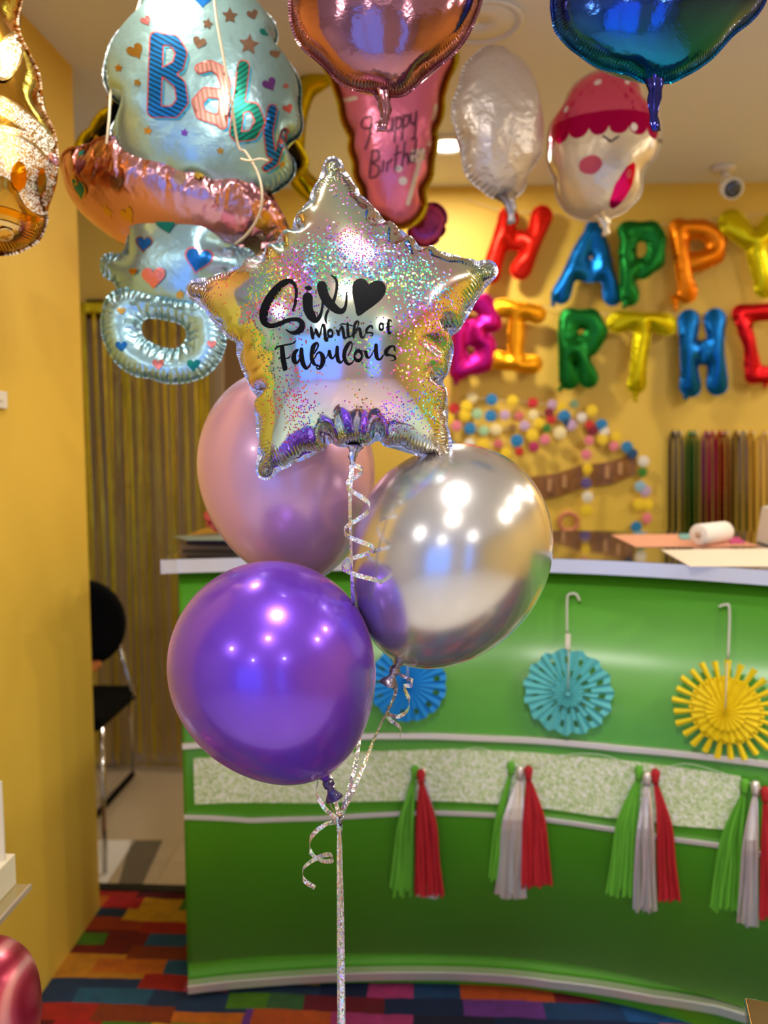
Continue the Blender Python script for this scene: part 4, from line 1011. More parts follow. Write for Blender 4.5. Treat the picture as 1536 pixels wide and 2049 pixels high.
o, D_ = foil_balloon('teat', L_(dome), facing(*pc, PD, yaw=8), mt, k=1.25, res=.012, parent=pac, prints=pr, project=True, seam=.006, steps=700, p=16., comp=.12, bend=.2, depth=.85, relax=5)
# shield
sc_ = (352, 408); SD = 1.66
ov = disc(0, 0, .242, .135, 60)
pr = []; rg = random.Random(3)
for side in (0, 1):
    for i in range(22):
        x, y = rg.uniform(-.19, .19), rg.uniform(-.11, .11); k_ = rg.choice('hhsd'); m = rg.choice([2, 3, 4, 6, 7, 3, 2, 3])
        fn = {'h': heart, 's': star5, 'd': disc}[k_]; r = rg.uniform(.008, .017)
        if k_ == 'h' and rg.random() < .5: pr.append(([heart(x, y, r*1.2, 0)], 3, side))
        pr.append(([fn(x, y, r) if k_ == 'd' else fn(x, y, r, rg.uniform(0, 40))], m if k_ != 'd' else 2, side))
Msh = Matrix.Translation(PA(*sc_, SD)) @ (CR @ Matrix.Rotation(math.radians(-15), 3, 'Z') @ Matrix.Rotation(math.radians(60), 3, 'X')).to_4x4()
foil_balloon('shield', [ov], Msh, [ROSEF, ROSEF]+mt[2:], k=1.22, res=.0115, parent=pac, prints=pr, seam=.005, steps=700, p=16., comp=.08, bend=.1, depth=1.0, relax=9)
# handle
hc = (345, 585); HD = 1.63
nub = rounded([(252, 388), (238, 508), (196, 512), (197, 553), (230, 556), (240, 604), (300, 622), (430, 640), (462, 566), (510, 556), (512, 512), (470, 500), (478, 390)], 14, 4)
rng_o = smooth([(232, 585), (208, 610), (203, 660), (224, 712), (268, 748), (330, 762), (392, 754), (432, 726), (448, 684), (444, 640), (424, 608), (380, 600), (330, 590), (280, 578)], True, 6)
hole = smooth([(270, 640), (282, 624), (330, 628), (376, 644), (388, 664), (380, 696), (345, 708), (298, 692), (271, 672)], True, 6)
nc, rc2 = (355, 510), (325, 670)
pr = [mot(k_, x, y, r, m, ro, HD, nc) for k_, x, y, r, m, ro in [('h', 285, 484, 19, 2, -5), ('h', 285, 484, 16, 5, -5), ('h', 398, 520, 31, 4, -12), ('h', 398, 520, 27, 5, -12), ('h', 305, 552, 25, 4, 0), ('h', 332, 444, 22, 6, 10), ('h', 425, 590, 20, 6, 0), ('s', 360, 590, 12, 3, 0), ('h', 262, 540, 9, 3, 0)]]
foil_balloon('nub', [pxl(nub, HD, nc)], facing(*nc, HD, yaw=-6), [ICE2, ICE2]+mt[2:], k=1.16, res=.0115, parent=pac, prints=pr, project=True, seam=.006, steps=600, p=16., comp=.25, bend=.25, depth=.75, relax=4)
hl = pxl(hole, HD, rc2); hm = hl.mean(0)
pr = [mot(k_, x, y, r, m, ro, HD, rc2) for k_, x, y, r, m, ro in [('h', 240, 690, 13, 5, 0), ('h', 316, 727, 13, 4, 0), ('h', 388, 730, 14, 6, 0), ('h', 240, 620, 9, 3, 0), ('h', 425, 690, 10, 4, 0)]]
foil_balloon('ring_handle', [pxl(rng_o, HD, rc2), (hl-hm)*.78+hm], facing(*rc2, HD-.02, yaw=-6), [ICE2, ICE2]+mt[2:], k=1.1, res=.0105, parent=pac, prints=pr, project=True, seam=.006, steps=500, p=16., comp=.3, bend=.12, depth=.9, relax=2)
# cords that carry it
CORD = plain('cream cord', (236, 220, 186), .6)
def cord(name, pts, r, label, n=5):
    b = MB(); b.tube([Vector(q) for q in smooth([tuple(PA(*q)) for q in pts], False, n)], r, 8)
    return tag(b.build(name, CORD, smooth=True), label, 'cord')
cord('hanging_cord', [(424, -60, 1.43), (432, 30, 1.415), (446, 110, 1.41), (462, 200, 1.42), (476, 290, 1.47), (492, 305, 1.46), (515, 345, 1.44), (524, 385, 1.44), (518, 430, 1.47), (495, 468, 1.52), (470, 488, 1.6)], .0024, 'cream cord running down over the word on the pacifier balloon and round its shield')
cord('hanging_cord', [(300, -60, 1.60), (262, 60, 1.58), (226, 160, 1.56), (218, 240, 1.55), (212, 300, 1.56)], .0026, 'cream cord down the left side of the pacifier balloon')
cord('cord_end', [(482, 318, 1.46), (500, 322, 1.44), (520, 318, 1.43), (536, 322, 1.44)], .0020, 'short loose cord end on the rose gold shield')

# ornate gold balloon, left edge
GD = 1.45; gc = (-60, 190)
GOLD = foil('antique gold film', (206, 150, 52), .13, crinkle=.0004); GLT = foil('gold glitter print', (196, 150, 84), .4, glitter=.45); GL2 = foil('pale gold outline', (226, 190, 120), .25); GOR = foil('amber film', (220, 130, 10), .18)
gt = empty('ornate_balloon', PA(0, 505, GD), 'shiny gold foil balloon with glitter scroll print cut by the left edge', 'balloon')
go = smooth([(30, -60), (60, 50), (88, 140), (104, 210), (112, 300), (106, 370), (84, 436), (40, 490), (-30, 510), (-120, 480), (-200, 400), (-230, 300), (-220, 200), (-200, 100), (-180, 0), (-140, -80), (-60, -120)], True, 7)
gl = lambda a: pxl(a, GD, gc)
def band(pts, w): return sdf_loops([([tuple(q) for q in gl(smooth(pts, False, 6))], w/F*GD)], .002)
pr = [(band([(-110, 190), (-50, 195), (10, 214), (60, 250), (96, 286)], 36), 3, 0), (band([(-110, 190), (-50, 195), (10, 214), (60, 250), (96, 286)], 28), 2, 0),
      (band([(-110, 330), (-40, 300), (20, 305), (60, 330), (90, 380)], 100), 2, 0), (band([(-110, 268), (-40, 258), (20, 264), (70, 290), (96, 320)], 5), 3, 0),
      (band([(-60, 420), (0, 420), (50, 436), (74, 440)], 14), 4, 0), (band([(-60, 445), (0, 445), (40, 458)], 10), 3, 0),
      ([gl(disc(18, 112, 27, 52, rot=20))], 3, 0), ([gl(disc(18, 112, 22, 46, rot=20))], 2, 0), ([gl(disc(38, 352, 16, 30))], 4, 0), ([gl(disc(84, 366, 9, 30))], 4, 0), ([gl(disc(10, 470, 18, 14))], 3, 0), ([gl(disc(10, 470, 14, 10))], 0, 0),
      ([gl(disc(96, 192, 22, 30))], 2, 0), (band([(48, 60), (60, 110), (78, 152)], 12), 3, 0)]
foil_balloon('gold_skin', [gl(go)], facing(*gc, GD), [GOLD, GLT, GLT, GL2, GOR], k=1.2, res=.013, parent=gt, prints=pr, project=True, seam=.004, steps=550, p=16., comp=.15, bend=.3, relax=8)
b = MB(); q = PA(112, 325, GD-.02); b.tube([PA(103, 306, GD), PA(108, 318, GD-.02), PA(116, 332, GD-.02)], [.004, .008, .003], 10); b.build('tab', ROSEF, gt, smooth=True)

# two heart balloons over the bouquet, seen from below
def heart_balloon(outline, c, D, rgb, rgb2, label, neck0, neck1, seed=1):
    t = empty('heart_balloon', PA(neck0[0], neck0[1], D), label, 'balloon', 'heart balloons at the top of the picture')
    H = pxl(smooth(outline, True, 7), D, c)
    m = foil('film '+label, rgb, .12, crinkle=.0003, pleat=.0014, rgb2=(rgb2, -.16, -.02) if rgb2 else None)
    o, D_ = foil_balloon('heart_skin', [H], facing(*c, D), [m, m], k=1.25, res=.011, parent=t, seam=.005, steps=750, p=14., comp=.10, bend=.2, subsurf=1, relax=10, seed=seed)
    gathered_tail('neck', PA(*neck0, D), PA(*neck1, D-.02), 15/F*D, m, t, seed)
    return o
heart_balloon([(584, -100), (588, -10), (604, 60), (640, 122), (690, 165), (745, 188), (800, 190), (860, 152), (915, 92), (950, 20), (963, -60), (952, -160), (905, -232), (845, -245), (790, -205), (742, -110), (700, -205), (650, -228), (604, -180)], (775, -20), 1.30, (172, 116, 130), None, 'rose gold heart balloon with a crumpled neck, top centre', (768, 176), (766, 262), seed=2)
heart_balloon([(1108, -80), (1107, 0), (1125, 62), (1165, 112), (1220, 146), (1290, 166), (1345, 162), (1400, 134), (1455, 90), (1502, 40), (1526, -10), (1532, -90), (1492, -180), (1420, -215), (1350, -190), (1298, -95), (1240, -190), (1170, -200), (1120, -150)], (1315, -20), 1.32, (58, 60, 150), (0, 130, 170), 'violet to teal heart balloon with a short neck, top right', (1304, 152), (1314, 262), seed=4)

# pink goblet balloon with script, behind the star
QD = 2.15; qc = (780, 270); PKF = foil('hot pink film', (242, 128, 166), .3, .5, crinkle=.0012); GRM = foil('olive gold rim', (204, 182, 30), .3, pleat=.001, crinkle=.002); WHP = foil('white print', (240, 226, 220), .4, .3); INK = plain('dark print', (96, 40, 70), .4)
t = empty('goblet_balloon', PA(860, 470, QD), 'pink goblet balloon with a birthday greeting and gold rim behind the star', 'balloon')
cup = smooth([(655, 105), (720, 92), (800, 96), (870, 92), (903, 112), (900, 200), (886, 300), (866, 370), (838, 425), (790, 448), (740, 425), (704, 370), (680, 300), (664, 210)], True, 7)
ql = lambda a: pxl(a, QD, qc)
def script(strokes, w): return [(sdf_loops([([tuple(v) for v in ql(smooth([(772+(x-772)*.76, y) for x, y in s], False, 6))], w/F*QD)], .0022), 3, 0) for s in strokes]
HB = [[(735, 250), (720, 258), (706, 250), (716, 236), (735, 236), (728, 275), (716, 300)], [(762, 216), (752, 262), (744, 262)], [(742, 246), (766, 240)],
      [(782, 236), (772, 246), (774, 262), (786, 258), (790, 236), (790, 262)], [(800, 234), (794, 284)], [(800, 238), (812, 234), (810, 254), (797, 258)], [(820, 230), (814, 280)], [(820, 234), (832, 230), (829, 250), (816, 254)], [(838, 226), (838, 246), (848, 246), (852, 222), (848, 272), (838, 278)],
      [(736, 302), (728, 352)], [(732, 304), (750, 300), (752, 318), (734, 326), (754, 334), (748, 352), (726, 356)], [(766, 322), (762, 344)], [(776, 324), (774, 342)], [(776, 328), (788, 318)], [(802, 290), (796, 338), (806, 336)], [(794, 310), (812, 304)], [(822, 284), (814, 334)], [(818, 316), (828, 306), (830, 330)], [(852, 276), (846, 326)], [(846, 308), (838, 306), (834, 322), (846, 324)], [(868, 296), (858, 306), (862, 320), (872, 300), (872, 318)], [(882, 292), (882, 308), (892, 306), (896, 286), (890, 330), (880, 334)]]
pr = script(HB, 4.0)+[(sdf_loops([([tuple(v) for v in ql([(872, 210), (858, 290)])], 7/F*QD)], .003), 2, 1), (sdf_loops([([tuple(v) for v in ql([(846, 300), (816, 408)])], 9/F*QD)], .003), 2, 1), ([ql(disc(834, 312, 15))], 2, 0), ([ql(disc(806, 362, 9))], 2, 0), ([ql(disc(798, 338, 7))], 2, 0), (sdf_loops([([tuple(v) for v in ql([(672, 205), (712, 196)])], 8/F*QD)], .003), 2, 0)]
foil_balloon('cup', [ql(cup)], facing(*qc, QD), [PKF, GRM, WHP, INK], k=1.16, res=.014, parent=t, prints=pr, project=True, seam=.02, ripple=.002, steps=500, p=14., comp=.3, bend=.12, relax=4)
st_ = smooth([(838, 412), (872, 408), (892, 430), (888, 468), (862, 492), (828, 488), (816, 462), (822, 432)], True, 6)
foil_balloon('foot', [pxl(st_, QD+.05, (855, 450))], facing(855, 450, QD+.05), [foil('plum film', (170, 70, 130), .22)], k=1.2, res=.012, parent=t, seam=.004, steps=350, p=14., comp=1., bend=.12)

# yellow and black foil balloons further back
YF = foil('lemon film', (206, 190, 10), .2)
t = empty('curved_balloon', PA(620, 400, 2.4), 'lemon yellow foil balloon between the pacifier and the goblet', 'balloon')
foil_balloon('yellow_skin', sdf_loops([([tuple(v) for v in pxl(smooth([(640, 150), (612, 190), (598, 260), (600, 340), (640, 400)], False, 6), 2.4, (610, 280))], 54/F*2.4)], .006), facing(610, 280, 2.4), [YF], k=1.15, res=.014, parent=t, seam=.006, steps=400, p=18., comp=1., bend=.1)
BKF = foil('black film', (14, 14, 16), .25); YRM = foil('yellow rim film', (180, 150, 10), .3)
t = empty('square_balloon', PA(380, 420, 2.0), 'black diamond foil balloon with a yellow rim behind the pacifier', 'balloon')
sq = rounded([(158, 300), (235, 150), (560, 170), (606, 330), (380, 430)], 20/1.); pr = [([pxl(disc(190, 272, 6), 2.0, (380, 290))], 1, 0), ([pxl(disc(205, 281, 5), 2.0, (380, 290))], 1, 0), ([pxl(disc(215, 255, 4), 2.0, (380, 290))], 1, 0)]
foil_balloon('black_skin', [pxl(sq, 2.0, (380, 290))], facing(380, 290, 2.0), [BKF, YRM], k=1.1, res=.016, parent=t, prints=pr, seam=.022, steps=350, p=14., comp=1., bend=.12, depth=.6)

# white oval balloon and pink capped balloon
WHF = foil('pearl white film', (214, 204, 200), .34, .55, crinkle=.0022, pleat=.002, freq=380.)
def round_turned(name, skin, cx, cy, w, h, D, mats, label, prints=(), roll=0, yaw=55, k=1.3, tail=None, tmat=None, depth=1.0, grp=None):
    t = empty(name, PA(cx, cy+h/2, D), label, 'balloon'); R = h/F*D/2
    o, D_ = foil_balloon(skin, [disc(0, 0, R*w/h*1.06, R, n=60)], facing(cx, cy, D, roll, yaw), mats, k=k, res=.0135, parent=t, prints=prints, seam=.007, steps=550, p=14., comp=.08, bend=.15, depth=depth, relax=14)
    if tail: gathered_tail('neck', PA(*tail[0], D), PA(*tail[1], D), 13/F*D, tmat or mats[0], t, 9)
round_turned('oval_balloon', 'white_skin', 997, 245, 186, 300, 2.0, [WHF, WHF], 'pearl white foil balloon seen from the side, hanging just above the red letter H', yaw=20, tail=((1012, 392), (1026, 448)), tmat=foil('grey film', (150, 142, 146), .35, .6), depth=1.05)
CDp = 2.1; FR = 296/F*CDp/2; CRM = foil('cream film', (232, 214, 182), .3, .45, crinkle=.001); HP = foil('raspberry film', (206, 20, 98), .18); LP = foil('light pink film', (236, 96, 132), .25, .8); EY = plain('dark line print', (70, 50, 50), .5)
s_ = FR*1.0
cap = [(math.cos(a)*s_*.97, math.sin(a)*s_*.97) for a in np.linspace(math.radians(4), math.radians(176), 40)]
x0 = -s_*.97; 
for i in range(7):
    xa_ = -s_*.96+i*s_*1.92/7
    for a in np.linspace(PI, 2*PI, 7)[1:]: cap.append((xa_+s_*.137*(1+math.cos(a)), s_*.05+s_*.10*math.sin(a)+abs(xa_+.13*s_)*-.02))
cap2 = [(x*.93, s_*.30+(y-.0)*.66 if y > s_*.1 else y+s_*.22) for x, y in cap if True]
pr = [([np.array(cap)], 2, 0), ([np.array([(math.cos(a)*s_*.92, s_*.22+math.sin(a)*s_*.70) for a in np.linspace(0, PI, 36)])], 3, 0),
      ([disc(-.05*s_, .62*s_, .05*s_)], 6, 0), ([disc(.36*s_, .60*s_, .04*s_)], 6, 0), ([disc(-.5*s_, .35*s_, .045*s_)], 6, 0),
      ([disc(-.10*s_, -.36*s_, .16*s_, .10*s_)], 5, 0),
      (sdf_loops([([(.05*s_, -.06*s_), (.16*s_, -.14*s_), (.28*s_, -.08*s_)], .022*s_)], .0018), 4, 0),
      ([disc(.36*s_, -.62*s_, .11*s_, .30*s_, rot=-38)], 2, 0), ([disc(.44*s_, -.50*s_, .05*s_)], 5, 0), ([disc(.48*s_, .02*s_, .045*s_)], 6, 0), ([disc(.80*s_, -.12*s_, .05*s_)], 6, 0), ([disc(-.74*s_, -.10*s_, .05*s_)], 6, 0)]
round_turned('round_balloon', 'capped_skin', 1206, 290, 202, 296, CDp, [CRM, CRM, HP, LP, EY, foil('cheek print', (206, 82, 96), .4, .4), WHP], 'cream foil balloon with a scalloped pink cap and sleepy eye, above the blue letter', [([np.asarray(l)*np.array([.68, 1]) for l in q[0]],)+tuple(q[1:]) for q in pr], roll=-2, yaw=-20, tail=((1200, 430), (1216, 470)), tmat=CRM, depth=.95)

# rose coloured balloon in the lower left corner
RD = 1.25; rc = (-48, 2030)
t = empty('rose_balloon', PA(*rc, RD), 'deep rose shiny balloon bulging into the lower left corner', 'balloon')
b = MB(); R_ = 128/F*RD
prof = [(R_*math.sin(a)*(1+.05*math.sin(3*a)), -R_*math.cos(a)*1.15) for a in np.linspace(.03, PI-.03, 30)]
N = NT('rose swirl film'); uv = N.n('TexCoord').outputs['Object']; w = N.n('TexWave', Vector=uv, Scale=7., Distortion=6., Detail=1.)
N.set(N.b.inputs['Base Color'], N.ramp(w.outputs['Fac'], [(0, lin((150, 30, 60))), (.6, lin((196, 80, 104))), (1, lin((226, 150, 160)))])); N.b.inputs['Metallic'].default_value = .5; N.b.inputs['Roughness'].default_value = .3
b.lathe(prof, Matrix.Translation(PA(*rc, RD)), 40); b.build('rose_skin', N.m, t, smooth=True)
b = MB(); pz = PA(*rc, RD); b.tube([(pz.x, pz.y, pz.z-R_*1.14), (pz.x, pz.y, pz.z-R_*1.3), (pz.x, pz.y, .0)], [.006, .003, .003], 8); b.build('stick', TRIM, t, smooth=True)

# ================================================================== the bouquet: latex balloons
def pearl(name, rgb, metal, rough, edge, coat=.6, alpha_t=0, tint=None):
    N = NT(name); lw = N.n('LayerWeight'); lw.inputs['Blend'].default_value = .35
    N.set(N.b.inputs['Base Color'], c4(lin(rgb)))
    g = N.n('TexCoord').outputs['Object']; nz = N.n('TexNoise', Vector=g, Scale=900., Detail=2.).outputs['Fac']
    N.set(N.b.inputs['Normal'], N.bump(nz, .0002, .25))
    N.b.inputs['Metallic'].default_value = metal; N.b.inputs['Roughness'].default_value = rough; N.b.inputs['Coat Weight'].default_value = coat; N.b.inputs['Coat Roughness'].default_value = .10
    N.b.inputs['Sheen Weight'].default_value = edge; N.b.inputs['Sheen Roughness'].default_value = .3; N.b.inputs['Sheen Tint'].default_value = c4(lin(tint or (255, 200, 190)))
    if alpha_t: N.b.inputs['Transmission Weight'].default_value = alpha_t
    return N.m
def latex(cx, cy, w, h, D, ang, mat, knotm, label, top=.5, bot=.64, kx=0, knot=True):
    """w x h: half-width and the half-lengths along the axis, in pixels at distance D; ang: lean of the axis"""
    M_ = facing(cx, cy, D) @ Matrix.Rotation(math.radians(ang), 4, 'Z') @ Matrix.Rotation(-PI/2, 4, 'X')   # local z runs along the axis, up
    a = w/F*D; bt, bb = top/F*D, bot/F*D; prof = []
    for th in np.linspace(.02, PI-.10, 72):
        z = math.cos(th); s = math.sin(th)
        if z >= 0: prof.append((a*s, bt*z))
        else:
            q = -z; prof.append((a*s*(1-.10*q**2.2), -bb*q*(1+.02*q)))
    prof = prof[::-1]; r0 = prof[0][0]; z0 = prof[0][1]
    t = empty('latex_balloon', (M_ @ Vector((0, 0, z0-.02))), label, 'balloon')
    b = MB(); neck = [(.0048, z0-.010), (.0062, z0-.006), (.011, z0-.0015)]
    b.lathe(neck+prof, M_, 96); b.build('skin', mat, t, smooth=True)
    # knot: twisted neck and rolled lip
    b = MB(); n = 20; V = []; pf = [(.0050, 0), (.0085, -.005), (.0078, -.011), (.0045, -.014), (.0060, -.019), (.0105, -.025), (.0125, -.029), (.0125, -.032), (.0105, -.0325), (.0060, -.026)]
    for j, (r, z) in enumerate(pf):
        for k in range(n):
            th = 2*PI*k/n; rr = r*(1+.12*math.sin(3*th+j*.8)); fl = .62 if j > 3 else .85
            V.append(M_ @ Vector((rr*math.cos(th)+(kx*.006*max(0, j-3)), rr*math.sin(th)*fl, z0-.008+z)))
    b.add(V, [(j*n+k, (j+1)*n+k, (j+1)*n+(k+1) % n, j*n+(k+1) % n) for j in range(len(pf)-1) for k in range(n)])
    b.build('knot', knotm, t, smooth=True)
    return M_ @ Vector((0, 0, z0-.022))
PU = pearl('purple pearl latex', (114, 60, 210), .55, .26, .35, tint=(230, 150, 190))
SI = pearl('silver pearl latex', (208, 205, 204), .86, .22, .1, .8, tint=(240, 220, 190))
PI_ = pearl('pink pearl latex', (222, 172, 210), .42, .32, .35, .6, tint=(255, 200, 180))
k_pu = latex(544, 1328, 203, 0, 1.13, 25, PU, plain('dark purple latex', (44, 16, 96), .25, coat=.5), 'deep purple pearl latex balloon, lowest of the bouquet', 206, 240, 0)
k_si = latex(903, 1097, 197, 0, 1.19, -25, SI, plain('silver latex knot', (150, 140, 160), .25, .7), 'silver chrome latex balloon on the right of the bouquet', 212, 246, 0)
k_pi = latex(574, 938, 175, 0, 1.36, 10, PI_, plain('pink latex knot', (200, 140, 160), .3), 'pale pink pearl latex balloon behind the star', 200, 226)

# ================================================================== the star
def holo():
    N = NT('holographic silver film'); b = N.b
    rim, arc, uv = N.attr('rim').outputs['Fac'], N.attr('arc').outputs['Fac'], N.attr('flat').outputs['Vector']
    nz = N.n('TexNoise', Vector=uv, Scale=22., Detail=2.).outputs['Fac']
    wave = N.math('SINE', N.math('ADD', N.math('MULTIPLY', arc, 1250.), N.math('MULTIPLY', nz, 16.)))
    m = N.n('MapRange', interpolation_type='SMOOTHSTEP', Value=rim)
    for k_, v_ in (('From Min', .0), ('From Max', .055), ('To Min', 1.), ('To Max', 0.)): m.inputs[k_].default_value = v_
    amp = N.math('MULTIPLY', m.outputs[0], N.math('POWER', N.n('TexNoise', Vector=uv, Scale=8., Detail=1.).outputs['Fac'], 1.3))
    no = N.bump(N.math('MULTIPLY', wave, amp), .0034)
    # glitter cells: each a tiny facet with its own tilt, diffraction hue painted in
    vo = N.n('TexVoronoi', Vector=uv, Scale=330.); vo.voronoi_dimensions = '2D'
    sc = N.n('SeparateColor', Color=vo.outputs['Color']); dot = N.math('LESS_THAN', vo.outputs['Distance'], .42)
    dens = N.n('TexNoise', Vector=uv, Scale=9., Detail=3., Roughness=.6).outputs['Fac']
    sp = N.n('SeparateXYZ', Vector=uv)
    # glitter thickest in a wide arc over the lettering, a painted diffraction band
    dx = N.math('ADD', sp.outputs['X'], -.01); dy = N.math('ADD', sp.outputs['Y'], .045)
    rad = N.math('SQRT', N.math('ADD', N.math('MULTIPLY', dx, dx), N.math('MULTIPLY', dy, dy)))
    arcm = N.n('MapRange', interpolation_type='SMOOTHSTEP', Value=N.math('ABSOLUTE', N.math('ADD', rad, -.115)))
    for k_, v_ in (('From Min', .0), ('From Max', .075), ('To Min', .95), ('To Max', .0)): arcm.inputs[k_].default_value = v_
    up = N.n('MapRange', Value=sp.outputs['Y'])
    for k_, v_ in (('From Min', -.06), ('From Max', .05), ('To Min', .45), ('To Max', 1.)): up.inputs[k_].default_value = v_
    thr = N.math('ADD', N.math('MULTIPLY', arcm.outputs[0], up.outputs[0]), N.math('MULTIPLY', N.math('ADD', dens, -.50), 1.9))
    on = N.math('MULTIPLY', dot, N.math('LESS_THAN', sc.outputs[0], thr))
    hn = N.n('TexNoise', Vector=uv, Scale=7., Detail=1.).outputs['Fac']
    hue = N.math('FRACT', N.math('ADD', N.math('MULTIPLY', hn, 3.2), N.math('MULTIPLY', sc.outputs[1], .35)))
    hs = N.n('CombineColor', mode='HSV'); N.set(hs.inputs[0], hue); hs.inputs[1].default_value = .85; hs.inputs[2].default_value = 1
    # soft spectral sheen painted into the film colour between the dots
    h2 = N.n('CombineColor', mode='HSV'); N.set(h2.inputs[0], N.math('FRACT', N.math('MULTIPLY', N.n('TexNoise', Vector=uv, Scale=5.5, Detail=0.).outputs['Fac'], 2.6))); h2.inputs[1].default_value = .22; h2.inputs[2].default_value = .74
    N.set(b.inputs['Base Color'], N.mix(on, h2.outputs[0], hs.outputs[0]))
    tilt = N.n('VectorMath', operation='SUBTRACT'); N.set(tilt.inputs[0], vo.outputs['Color']); tilt.inputs[1].default_value = (.5, .5, .5)
    ts = N.n('VectorMath', operation='SCALE'); N.set(ts.inputs[0], tilt.outputs[0]); N.set(ts.inputs['Scale'], N.math('MULTIPLY', on, 1.15))
    ad = N.n('VectorMath', operation='ADD'); N.set(ad.inputs[0], no); N.set(ad.inputs[1], ts.outputs[0])
    nn = N.n('VectorMath', operation='NORMALIZE'); N.set(nn.inputs[0], ad.outputs[0])
    N.set(b.inputs['Normal'], nn.outputs[0]); b.inputs['Metallic'].default_value = 1
    N.set(b.inputs['Roughness'], N.math('MULTIPLY_ADD', on, .22, .12))
    return N.m
HOLO = holo(); HFL = foil('star weld flange', (190, 190, 214), .22, pleat=0, crinkle=.004)
R, r = .27, .215; pts = []; rads = []
for k in range(5):
    a = PI/2+k*2*PI/5; pts.append((R*math.cos(a), R*math.sin(a))); rads.append(.017)
    for s in (-1, 1): bb = a+PI/5+s*.17; pts.append((r*math.cos(bb), r*math.sin(bb))); rads.append(.012)
out = rounded(pts, rads)
D = inflate([out], res=.007, steps=1600, p=13., comp=1., bend=.1, damp=.98, seam=.0055, ripple=.0012, seed=3)
SDp = 1.13; X = D['v']
tipl = []
for k in range(5):
    a = PI/2+k*2*PI/5; d = X[:, 0]*math.cos(a)+X[:, 1]*math.sin(a); tipl.append(X[d.argmax(), :2])
tpx = [(656, 296), (368, 582), (526, 950), (893, 931), (1006, 540)]; sc0 = (690, 662)
src = np.array([[x, y, 1] for x, y in tipl]); dst = np.array([((x-sc0[0])/F*SDp, (sc0[1]-y)/F*SDp) for x, y in tpx])
A = np.linalg.lstsq(src, dst, rcond=None)[0]          # the little lean and stretch of this balloon
V = np.hstack([X[:, :2], np.ones((len(X), 1))]) @ A; Z = X[:, 2]*math.sqrt(abs(np.linalg.det(A[:2])))
V = np.column_stack([V, Z])
# sharp pinches where the film folds: beside each inner corner and near each tip
nb_ = D['nb'][0]; L_arc = nb_*.007; bp = D['V2'][:nb_]; mark = []
for k in range(5):
    a = PI/2+k*2*PI/5
    for s in (-1, 1):
        bb = a+PI/5+s*.17; mark.append((np.hypot(*(bp-np.array([r*math.cos(bb), r*math.sin(bb)])).T).argmin()*.007, .016, .09))
        t_ = .76; q = np.array([R*math.cos(a), R*math.sin(a)])*t_+np.array([r*math.cos(a+s*(PI/5-.17)), r*math.sin(a+s*(PI/5-.17))])*(1-t_); mark.append((np.hypot(*(bp-q).T).argmin()*.007, .008, .045))
        t_ = .36; q = np.array([R*math.cos(a), R*math.sin(a)])*t_+np.array([r*math.cos(a+s*(PI/5-.17)), r*math.sin(a+s*(PI/5-.17))])*(1-t_); mark.append((np.hypot(*(bp-q).T).argmin()*.007, .005, .06))
nv_ = len(D['X']); VNs = D['VN']@np.diag([A[0, 0], A[1, 1], 1]); VNs /= np.linalg.norm(VNs, axis=1)[:, None]+1e-9
for m_, dep, reach in mark:
    da = np.abs(D['arc'][:nv_]-m_); da = np.minimum(da, L_arc-da); rm = np.clip(D['rim'][:nv_]/reach, 0, 1)
    g_ = np.exp(-(da/(.0042+.006*rm))**2)*(1-rm)**.8*dep - np.exp(-((da-.017)/.010)**2)*(1-rm)*dep*.28*(D['rim'][:nv_] > .004)
    V[:nv_] -= VNs*g_[:, None]
# the arms lean back a little
V[:, 2] += -.05*(V[:, 0]**2+V[:, 1]**2)
D['fuv'] = D['uv']
star = empty('star_balloon', PA(706, 915, SDp), 'silver holographic foil star balloon with black script greeting', 'balloon')
me = bpy.data.meshes.new('star_skin'); me.from_pydata(V.tolist(), [], D['f']); me.validate(); me.materials.append(HOLO); me.materials.append(HFL)
me.polygons.foreach_set('material_index', [0]*D['nfoil']+[1]*(len(me.polygons)-D['nfoil'])); me.shade_smooth(); set_attrs(me, D, len(V))
MS = facing(*sc0, SDp); so = link_mesh('star_skin', me, star, MS)
q = so.modifiers.new('subdivision', 'SUBSURF'); q.levels = 1; q.render_levels = 1
bpy.context.view_layer.update()
ev = so.evaluated_get(bpy.context.evaluated_depsgraph_get()); em = ev.to_mesh()
bv = BVHTree.FromPolygons([tuple(v.co) for v in em.vertices], [tuple(p.vertices) for p in em.polygons]); ev.to_mesh_clear()
def zoomA(u, v): return ((500+u/4.655-sc0[0])/F*SDp, (sc0[1]-560-v/4.655)/F*SDp)
LT = MB()
def drop(x, y, off=.0016):
    k_ = (SDp-.10)/SDp                                   # the face of the star stands nearer than its middle plane
    h_ = bv.ray_cast(Vector((x*k_, y*k_, .4)), Vector((0, 0, -1))); return (x*k_, y*k_, (h_[0].z if h_[0] else .09)+off)
